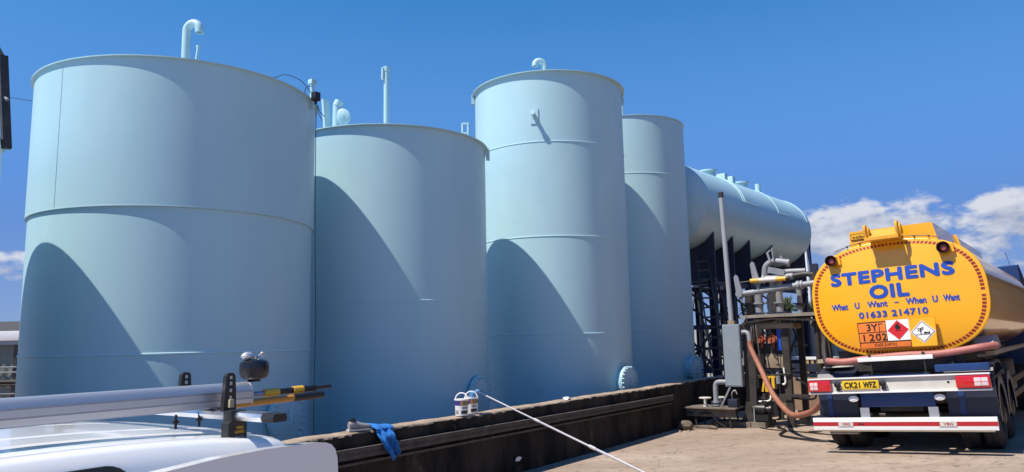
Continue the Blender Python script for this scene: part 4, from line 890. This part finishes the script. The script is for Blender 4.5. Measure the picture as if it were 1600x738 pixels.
    m = MB(); m.tube(smooth_path([(-.98, .28, 1.06), (-.9, .24, 1.05), (-.7, .25, 1.035), (-.3, .3, 1.07), (.2, .3, 1.09), (.6, .28, 1.085), (.95, .28, 1.12), (1.18, .32, 1.15), (1.34, .5, 1.16)], 8), .052, 14); obj('stowed_hose', m, HOSEP, T)
    m = MB(); m.tube(smooth_path([(-1.05, .5, 1.45), (-1.06, .42, 1.2), (-1.02, .34, 1.02), (-.96, .28, 1.06)], 6), .04, 10).bb(-1.10, -.98, .5, .62, .95, 1.75); obj('rear_pipework', m, DKSTEEL, T)
    # lamp beam
    m = MB(); m.bb(-1.25, 1.25, -.02, .10, .775, .795, .004).bb(-1.25, 1.25, -.02, .10, .552, .575, .004); bm_ = obj('lamp_beam', m, WHITE, T)
    m = MB(); m.bb(-1.245, 1.245, .02, .05, .575, .775); obj('beam_web', m, OFFW, bm_, smooth=0)
    for s in (-1, 1):
        a, b = (-1.245, -.90) if s < 0 else (.82, 1.25)
        m = MB(); m.bb(a, b, -.045, .02, .59, .765, .018); tl = obj('tail_light', m, REDL, T)
        a2, b2 = (a+.03, a+.15) if s < 0 else (b-.20, b-.03)
        m = MB(); m.bb(a2, b2, -.052, -.04, .62, .735, .004); obj('clear_lens', m, LAMPW, tl)
        m = MB(); k = (a2+b2)/2; m.bb(k-.002, k+.002, -.055, -.052, .62, .735).bb(a2, b2, -.055, -.052, .675, .679); obj('lens_rib', m, REDL, tl)
    m = MB(); m.bb(-.735, -.205, -.012, .02, .615, .745, .004); npl = obj('number_plate', m, PLATEY, T)
    obj('lettering', text_bm('CK21', -.70, -.475, .637, .085, .05, lambda u, v, d: Vector((u, -.012-d, v)), .003, spacing=1.1), INK, npl, smooth=0); obj('lettering', text_bm('WFZ', -.425, -.245, .637, .085, .05, lambda u, v, d: Vector((u, -.012-d, v)), .003, spacing=1.1), INK, npl, smooth=0)
    for u in (-.80, -.145): m = MB(); m.lathe([(.03, 0), (.048, .03), (.048, .06), (.0, .075)], 16, Matrix.Translation((u, .02, .69)) @ Matrix.Rotation(R(90), 4, 'X')).bb(u-.03, u+.03, -.02, .02, .60, .63); obj('plate_lamp', m, BLACK, T)
    m = MB(); m.lathe([(.018, 0), (.0, .004)], 12, Matrix.Translation((.72, .018, .68)) @ Matrix.Rotation(R(90), 4, 'X')); obj('beam_hole', m, INK, bm_)
    for u in (-1.27, 1.27): m = MB(); m.tube([(u, .05, .70), (u*1.06, .0, .76), (u*1.10, -.02, .80)], .018, 8).tube([(u*1.095, -.02, .79), (u*1.115, -.05, .81)], .028, 10); obj('marker_arm', m, BLACK, T)
    # under the beam
    m = MB(); m.bb(-.52, .50, .10, .16, .335, .55, .006).bb(-.50, .48, .16, .19, .55, .81); obj('blue_panel', m, BLUEP, T)
    for u in (-.61, .575): m = MB(); m.lathe([(.0, 0), (.075, .005), (.07, .02), (.0, .035)], 24, Matrix.Translation((u, .06, .465)) @ Matrix.Rotation(R(90), 4, 'X') @ Matrix.Diagonal((1, .62, 1, 1))); obj('reversing_lamp', m, WHITE, T)
    for u in (-.47, .47): m = MB(); m.bb(u-.065, u+.065, .05, .07, .16, .33).bb(u-.05, u+.05, .07, .30, .19, .23); obj('bumper_bracket', m, GALV, T)
    for a, b in ((-1.20, -.62), (.63, 1.26)):
        m = MB(); outl = [(.30, .18), (.30, .72), (.40, .85), (.70, .93), (1.1, .95), (1.5, .90), (1.7, .70), (1.72, .67), (1.5, .86), (1.1, .91), (.72, .89), (.45, .80), (.34, .70), (.34, .18)]
        m.prism(outl, a, b, lambda u, v, d: Vector((d, u, v))); g = obj('mudguard', m, DBLUE, T)
        m = MB(); k = a+.13 if a < 0 else a+.15; m.bb(k, k+.08, .285, .299, .19, .70); obj('mudguard_stay', m, BLUEP, g)
        m = MB(); m.lathe([(0, 0), (.25, .0), (.25, .012), (0, .02)], 28, Matrix.Translation(((a+b)/2, .62, .945)) @ Matrix.Diagonal((1, .6, 1, 1))) if a < 0 else m.bb(a-.08, b-.02, .16, .30, .82, .93, .01); obj('mudguard_top', m, OFFW if a < 0 else BLUEP, g)
    # rear bumper
    m = MB(); m.bb(-1.25, 1.25, .0, .08, .0, .184, .006); bu = obj('rear_bumper', m, WHITE, T)
    m = MB(); m.bb(-1.249, 1.249, -.003, .0, .062, .122); obj('red_stripe', m, REDSTR, bu, smooth=0)
    for u in (-.76, .64):
        m = MB(); out = [(u+.10*math.copysign(1, math.cos(q))*.8+.03*math.cos(q), .092+.036*math.sin(q)) for q in [R(5+k*18) for k in range(20)]]
        m.prism(out, -.006, -.003, lambda a, b, d: Vector((a, d, b))); lg = obj('maker_badge', m, OFFW, bu)
        obj('lettering', text_bm('VBG', u-.06, u+.06, .073, .038, .02, lambda a, b, d: Vector((a, -.006-d, b)), .002), REDSTR, bu, smooth=0)
        m = MB(); [m.bb(u-.12+k*.022, u-.105+k*.022, -.003, .0, .040, .049) for k in range(11)]; obj('small_print', m, GREYC, bu, smooth=0)
    m = MB(); [m.lathe([(.018, 0), (0, .006)], 12, Matrix.Translation((u, -.003, .092)) @ Matrix.Rotation(R(90), 4, 'X')) for u in (-.56, -.515)]; obj('bumper_bolt', m, INK, bu)
    m = MB(); m.bb(-1.2, 1.2, .0, .06, -.02, -.001).bb(-1.0, -.6, .02, .2, -.06, -.02); obj('bumper_underside', m, BEIGE, bu)
    # chassis and running gear
    m = MB()
    for u in (-.42, .42): m.bb(u-.04, u+.04, .2, 11.2, .52, .82)
    m.bb(-.42, .42, .5, .6, .52, .82).bb(-.42, .42, 4, 4.1, .52, .82).bb(-.75, .75, .6, 8.7, .86, 1.10).bb(-.9, .9, .66, .84, .82, 1.2).bb(-.3, .3, .3, 1.2, .25, .52); obj('chassis', m, DKSTEEL, T, smooth=0)
    for s in (-1, 1):
        m = MB(); m.bb(s*1.16, s*1.28, .75, 8.7, 1.02, 1.08).bb(s*1.05, s*1.16, .75, 8.7, 1.0, 1.04); obj('side_catwalk', m, mat('dusty_cream_rail', (.42, .34, .24), (.33, .26, .18), rough=.6), T, smooth=0)
    m = MB(); m.prism([(.55, 1.12), (1.6, 1.12), (1.35, 1.32), (.70, 1.30)], 1.05, 1.30, lambda a, b, d: Vector((d, a, b))); obj('side_valance', m, GREYPIPE, T)
    def tyre(u0, u1, w, steer=False):
        m = MB(); Mx = Matrix.Translation((0, w, .13)) @ Matrix.Rotation(R(90), 4, 'Y')
        r = .50; m.lathe([(.30, u0), (.40, u0-.005), (.475, u0+.02), (r, u0+.05), (r, (u0+u1)/2-.004), (r-.012, (u0+u1)/2), (r, (u0+u1)/2+.004), (r, u1-.05), (.475, u1-.02), (.40, u1+.005), (.30, u1)], 48, Mx)
        wh = obj('wheel', m, RUBBER, T)
        s = 1 if u0 > 0 else -1; uo = u1 if s > 0 else u0
        m = MB(); m.lathe([(.30, uo), (.29, uo-s*.03), (.25, uo-s*.10), (.16, uo-s*.08), (.15, uo+s*.02), (.10, uo+s*.05), (0, uo+s*.055)], 32, Mx); obj('hub', m, DKSTEEL, wh)
        return wh
    for w in (1.05, 2.40, 7.6, 10.2):
        for s in (-1, 1):
            if w < 5: tyre(*(sorted((s*.68, s*.93))), w); tyre(*(sorted((s*.96, s*1.21))), w)
            else: tyre(*(sorted((s*.88, s*1.18))), w)
        m = MB(); m.tube([(-.9, w, .13), (.9, w, .13)], .07, 12); obj('axle', m, DKSTEEL, T)
    for w in (1.05, 2.40):
        for s in (-1, 1):
            m = MB(); out = [(w+.60*math.cos(R(a)), .13+.60*math.sin(R(a))) for a in range(-5, 186, 10)]+[(w+.575*math.cos(R(a)), .13+.575*math.sin(R(a))) for a in range(185, -6, -10)]
            m.prism(out, s*.66, s*1.26, lambda a, b, d: Vector((d, a, b))); o2 = [(w+.60*math.cos(R(a)), .13+.60*math.sin(R(a))) for a in range(-5, 186, 10)]+[(w+.46*math.cos(R(a)), .13+.46*math.sin(R(a))) for a in range(185, -6, -10)]; m.prism(o2, s*1.235, s*1.258, lambda a, b, d: Vector((d, a, b))); obj('wheel_arch', m, DBLUE, T)
    m = MB(); m.bb(1.18, 1.22, 3.2, 6.3, .2, .3).bb(1.18, 1.22, 3.2, 6.3, .45, .55).bb(.6, 1.18, 3.3, 4.6, .2, .85, .03); obj('side_guard', m, DKSTEEL, T)
    # cab
    m = MB(); m.prism([(9.25, .35), (11.4, .35), (11.45, 1.5), (11.15, 2.60), (9.7, 2.98), (9.3, 2.93)], -1.15, 1.22, lambda a, b, d: Vector((d, a, b))); cab = obj('cab', m, BLUEP, T, smooth=0)
    m = MB(); m.bb(1.22, 1.228, 10.1, 11.0, 1.5, 2.3); obj('side_window', m, GLASS, cab)
    m = MB(); m.tube([(1.06, 9.6, 2.93), (1.0, 9.6, 3.32)], .006, 6); obj('aerial', m, BLACK, cab)
    m = MB(); m.bb(1.22, 1.45, 11.2, 11.32, 1.5, 2.2, .03); obj('mirror', m, BLACK, cab)
tanker()

# ------------------------------------------------------------------ van at lower left
VB = Vector((.4, 3.6, -.36))
VM = WM @ Matrix.Translation(VB); VI = Matrix.Translation(-VB)
def van():
    T = thing('white_van', 'white van in the left foreground with a ribbed roof and an open rear door', 'van', VM)
    half = [(2.66, .20), (2.645, .55), (2.65, .95), (2.67, 1.10), (2.69, 1.22), (2.712, 1.32), (2.742, 1.380), (2.765, 1.396), (2.80, 1.400), (2.806, 1.386), (2.842, 1.386), (2.848, 1.398), (2.87, 1.402), (3.04, 1.402), (3.05, 1.394), (3.085, 1.394), (3.095, 1.405), (3.30, 1.407), (3.31, 1.399), (3.345, 1.399), (3.355, 1.408), (3.6, 1.409)]
    prof = half+[(7.2-b, zz) for b, zz in half[-2::-1]]
    A = [-2.0, -1.2, -.6, 0, .5, 1.0, 1.3, 1.5, 1.65, 1.8, 1.9, 2.0, 2.1, 2.18, 2.25, 2.31, 2.36, 2.39, 2.405]
    def pt(a, b, zz):
        k = max(0, (a-1.2)/1.2); dz = .078*k**2+(.085*max(0, (a-2.18)/.225)**2.2); dz *= max(0, min(1, (zz-.9)/.4))
        q = max(0, (a-2.0)/.405); bb = 3.6+(b-3.6)*(1-.035*q*q*max(0, min(1, (zz-.8)/.5)))
        a = a-.22*max(0, (a-1.85)/.555)*min(1, (abs(b-3.6)/.93))**5; fr = max(0, min(1, (-.9-a)/1.1)); zz2 = zz-(.35*fr**1.5 if zz > 1.1 else 0)
        return Vector((a, bb, zz2-dz))
    m = MB(); rows = [[m.bm.verts.new(pt(a, b, zz)) for b, zz in prof] for a in A]
    for P, Q in zip(rows, rows[1:]):
        for k in range(len(prof)-1): m.bm.faces.new((P[k], P[k+1], Q[k+1], Q[k]))
    m.bm.faces.new(rows[0]); m.bm.faces.new(rows[-1][::-1])
    body = obj('body', m, VANWHITE, T, smooth=32, world=VI)
    m = MB(); m.bb(-3.2, -2.0, 2.72, 4.48, .25, .75, .12); obj('bonnet', m, VANWHITE, T, world=VI)
    # side window with black rubber seal
    def wz(b0, zz): return b0
    def pb(zz):
        for (b0, z0), (b1, z1) in zip(half, half[1:]):
            if z0 <= zz <= z1: return b0+(b1-b0)*(zz-z0)/(z1-z0)
        return half[0][0]
    def side(lift): return lambda u, v, d: Vector((u, pb(v)-lift-d, v-.078*(max(0, u-1.2)/1.2)**2))
    def rrect(x0, x1, z0, z1, r, n=6):
        o_ = []
        for cx, cz, a0 in ((x1-r, z1-r, 0), (x0+r, z1-r, 90), (x0+r, z0+r, 180), (x1-r, z0+r, 270)):
            for k in range(n+1): a = R(a0+90*k/n); o_.append((cx+r*math.cos(a), cz+r*math.sin(a)))
        return o_
    m = MB(); m.prism(rrect(.45, 1.47, .78, 1.342, .09), -.004, .010, side(.0)); wn = obj('side_window', m, BLACK, T, world=VI)
    m = MB(); m.prism(rrect(.49, 1.43, .81, 1.30, .06), .0105, .014, side(.0)); obj('glass', m, GLASS, wn, world=VI)
    m = MB(); m.grid(lambda u, v: pt(2.12+.10*v, 2.86+1.40*u, 1.47)-Vector((0, 0, 0)), 1, 1); m.bm.clear()
    # rear door swung right round beside the van
    H, F = Vector((2.315, 2.605, 0)), Vector((1.32, 2.38, 0)); d = (F-H).normalized(); nn = Vector((d.y, -d.x, 0)); Ld = (F-H).length
    outl = [(0, .30)]+[(Ld, .30)]+[(Ld, 1.345), (Ld-.3, 1.354), (Ld-.55, 1.352), (.30, 1.343), (.16, 1.335), (.09, 1.327), (.05, 1.314), (.022, 1.290), (.006, 1.255), (0, 1.20)]
    m = MB(); m.prism(outl, -.028, .028, lambda u, v, q: H+d*u+nn*q+Vector((0, 0, v)))
    es = [e for e in m.bm.edges if e.calc_face_angle(0) > R(60)]
    bmesh.ops.bevel(m.bm, geom=es, offset=.012, segments=3, affect='EDGES', profile=.5)
    dr = obj('rear_door', m, VANWHITE, T, smooth=50, world=VI)
    m = MB(); m.prism(rrect(.15, .75, .65, 1.02, .06), .028, .034, lambda u, v, q: H+d*u+nn*q+Vector((0, 0, v))); obj('door_panel', m, VANWHITE, dr, world=VI)
    for zz in (.5, 1.05): m = MB(); m.box((2.38, 2.63, zz), (.06, .06, .09), None, .01); obj('door_hinge', m, BLACK, dr, world=VI)
    for a in (-1.3, 1.35):
        for s in (2.78, 4.42):
            m = MB(); Mx = Matrix.Translation((a, s, -.05)) @ Matrix.Rotation(R(90), 4, 'X'); m.lathe([(.0, -.1), (.30, -.1), (.32, -.06), (.32, .06), (.30, .1), (.0, .1)], 32, Mx); obj('wheel', m, RUBBER, T, world=VI)
van()
def roof_bar():
    t = thing('roof_bar', 'silver roof bar across the white van on a black bracket with yellow print', 'roof bar', WM @ Matrix.Translation((1.97, 3.5, 1.33))); I = Matrix.Translation((-1.97, -3.5, -1.33))
    m = MB(); m.prism([(-.034, -.018), (.034, -.018), (.040, .0), (.034, .014), (.02, .018), (-.02, .018), (-.034, .014), (-.040, 0)], 2.62, 4.5, lambda u, v, q: Vector((1.985+u, q, 1.455+v))); obj('bar', m, SILVER, t, world=I)
    m = MB(); m.prism([(-.036, -.019), (.036, -.019), (.042, .0), (.034, .019), (-.034, .019), (-.042, 0)], 2.55, 2.62, lambda u, v, q: Vector((1.985+u*(1 if q > 2.6 else .85), q, 1.455+v*(1 if q > 2.6 else .85)))); obj('end_cap', m, BLACK, t, world=I)
    for s in (0, 1):
        y0 = 2.80 if not s else 4.30
        m = MB(); m.prism([(-.046, -.062), (.044, -.062), (.044, .040), (.026, .052), (-.03, .052), (-.046, .040)], y0, y0+.05, lambda u, v, q: Vector((1.965+u, q, 1.385+v))); m.bb(1.93, 2.01, y0+.0, y0+.06, 1.432, 1.478, .01); f = obj('foot_bracket', m, BLACK, t, world=I)
        if not s:
            for tx, z0, cp, w, mt in (('VAN', 1.400, .013, .016, YELLOW), ('GUARD', 1.383, .012, .023, YELLOW)):
                obj('lettering', text_bm(tx, 1.972-w, 1.972+w, z0, cp, .01, lambda u, v, q: Vector((u, y0-q, v)), .001), mt, f, smooth=0, world=I)
            m = MB(); m.bb(1.953, 1.963, y0-.001, y0, 1.358, 1.370).bb(1.966, 1.99, y0-.001, y0, 1.358, 1.359).bb(1.966, 1.99, y0-.001, y0, 1.369, 1.370).bb(1.989, 1.99, y0-.001, y0, 1.359, 1.369); obj('printed_mark', m, PAPERL, f, world=I, smooth=0)
    for y0, a0 in ((2.90, 1.985), (3.24, 1.985)):
        m = MB(); out = [(-.034, -.02), (.030, -.02), (.027, .08), (.022, .145), (.012, .157), (-.012, .157), (-.022, .145), (-.027, .08)]
        m.prism(out, y0-.012, y0+.012, lambda u, v, q: Vector((a0+u, q, 1.475+v))); st = obj('load_stop', m, BLACK, t, world=I)
        m = MB(); [m.bb(a0-.006, a0+.006, y0-.0135, y0-.012, zz, zz+.014) for zz in (1.52, 1.55, 1.58, 1.605)]; obj('slot', m, GALV, st, world=I, smooth=0)
        if y0 < 3: m = MB(); m.bb(a0-.014, a0+.008, y0-.03, y0-.012, 1.485, 1.52, .003); obj('clamp_tab', m, mat('beige_clamp', (.45, .38, .24), rough=.5), st, world=I)
    for a0 in (1.84, 1.95): m = MB(); m.tube([(a0, 3.06, 1.46), (a0, 3.06, 1.40)], .006, 8).tube([(a0, 3.06, 1.425), (a0, 3.06, 1.435)], .014, 8); obj('clamp_bolt', m, BLACK, t, world=I)
roof_bar()
t = thing('pipe_carrier', 'long grey aluminium carrier tube lying on the roof bar of the white van', 'carrier tube', WM @ Matrix.Translation((1.0, 3.0, 1.475))); I = Matrix.Translation((-1, -3, -1.475))
def carr(u, v, q): return Vector((q, 3.03+u, 1.478+v-.0))
half = [(-.055, .004), (-.058, .03), (-.054, .031), (-.054, .034), (-.058, .036), (-.058, .062), (-.054, .063), (-.054, .066), (-.058, .068), (-.050, .088), (-.035, .099), (-.015, .103)]
out = half+[(-u, v) for u, v in half[::-1]]+[(.05, 0), (-.05, 0)]
m = MB(); m.prism(out, -1.3, 2.155, carr); obj('tube_body', m, GALV, t, smooth=40, world=I)
m = MB(); m.prism([(u*1.02, .05+(v-.05)*1.02) for u, v in out], 2.1551, 2.162, carr); obj('tube_end', m, GALV, t, world=I)
def ext_pole(name, label, segs, y, zz):
    t = thing(name, label, 'extension pole', WM @ Matrix.Translation((2.2, y, zz)))
    for a0, a1, r, mt, nm in segs: m = MB(); m.tube([(a0-2.2, 0, (a0-2.2)*.02), (a1-2.2, 0, (a1-2.2)*.02)], r, 14); obj(nm, m, mt, t)
SILB = mat('bluish_steel_pole', (.30, .34, .45), rough=.35, metal=.6); AMB = mat('amber_fibreglass', (.50, .22, .03), (.42, .17, .02), rough=.3)
ext_pole('extension_pole', 'blue grey pole with two yellow collars and a black tip sticking out of the carrier', ((2.0, 2.27, .013, SILB, 'shaft'), (2.25, 2.335, .019, YELLOW, 'collar'), (2.335, 2.42, .015, BLACK, 'grip'), (2.42, 2.48, .019, YELLOW, 'collar'), (2.48, 2.56, .016, BLACK, 'grip'), (2.56, 2.66, .010, BLACK, 'tip')), 3.02, 1.522)
ext_pole('extension_pole', 'amber pole with a thick black grip, lower of the two in the carrier', ((2.0, 2.40, .0165, AMB, 'shaft'), (2.40, 2.57, .0185, BLACK, 'grip'), (2.57, 2.585, .016, BLACK, 'grip_end')), 2.99, 1.488)
t = thing('black_canister', 'small black canister with a silver wrapped valve sitting on the carrier tube', 'canister', WM @ Matrix.Translation((2.205, 3.03, 1.5805)) @ Matrix.Scale(.87, 4))
m = MB(); m.lathe([(0, 0), (.034, .0), (.036, .006), (.030, .01), (.052, .014), (.068, .024), (.076, .046), (.077, .084), (.071, .106), (.055, .117), (.02, .120), (0, .120)], 32); obj('canister_body', m, mat('glossy_black_paint', (.008, .008, .012), rough=.3, coat=.15), t)
m = MB(); m.tube([(.0, 0, .112), (.0, 0, .135)], .012, 10).tube([(-.02, 0, .135), (.03, 0, .138)], .009, 10).tube(smooth_path([(.02, -.01, .135), (.035, -.02, .155), (.048, -.01, .14), (.035, 0, .125)], 5), .004, 6); obj('valve', m, SILVER, t)
m = MB(); bmesh.ops.create_icosphere(m.bm, subdivisions=3, radius=1.); r = random.Random(21)
for v in m.bm.verts: v.co = Vector((v.co.x*.036, v.co.y*.026, v.co.z*.022))*r.uniform(.93, 1.07)+Vector((-.045, 0, .137))
obj('foil_wrap', m, mat('crumpled_foil', (.62, .63, .66), rough=.38, metal=.6), t, smooth=20)

for o in COL.objects:
    if o.name.startswith('lettering_source'): bpy.data.objects.remove(o)
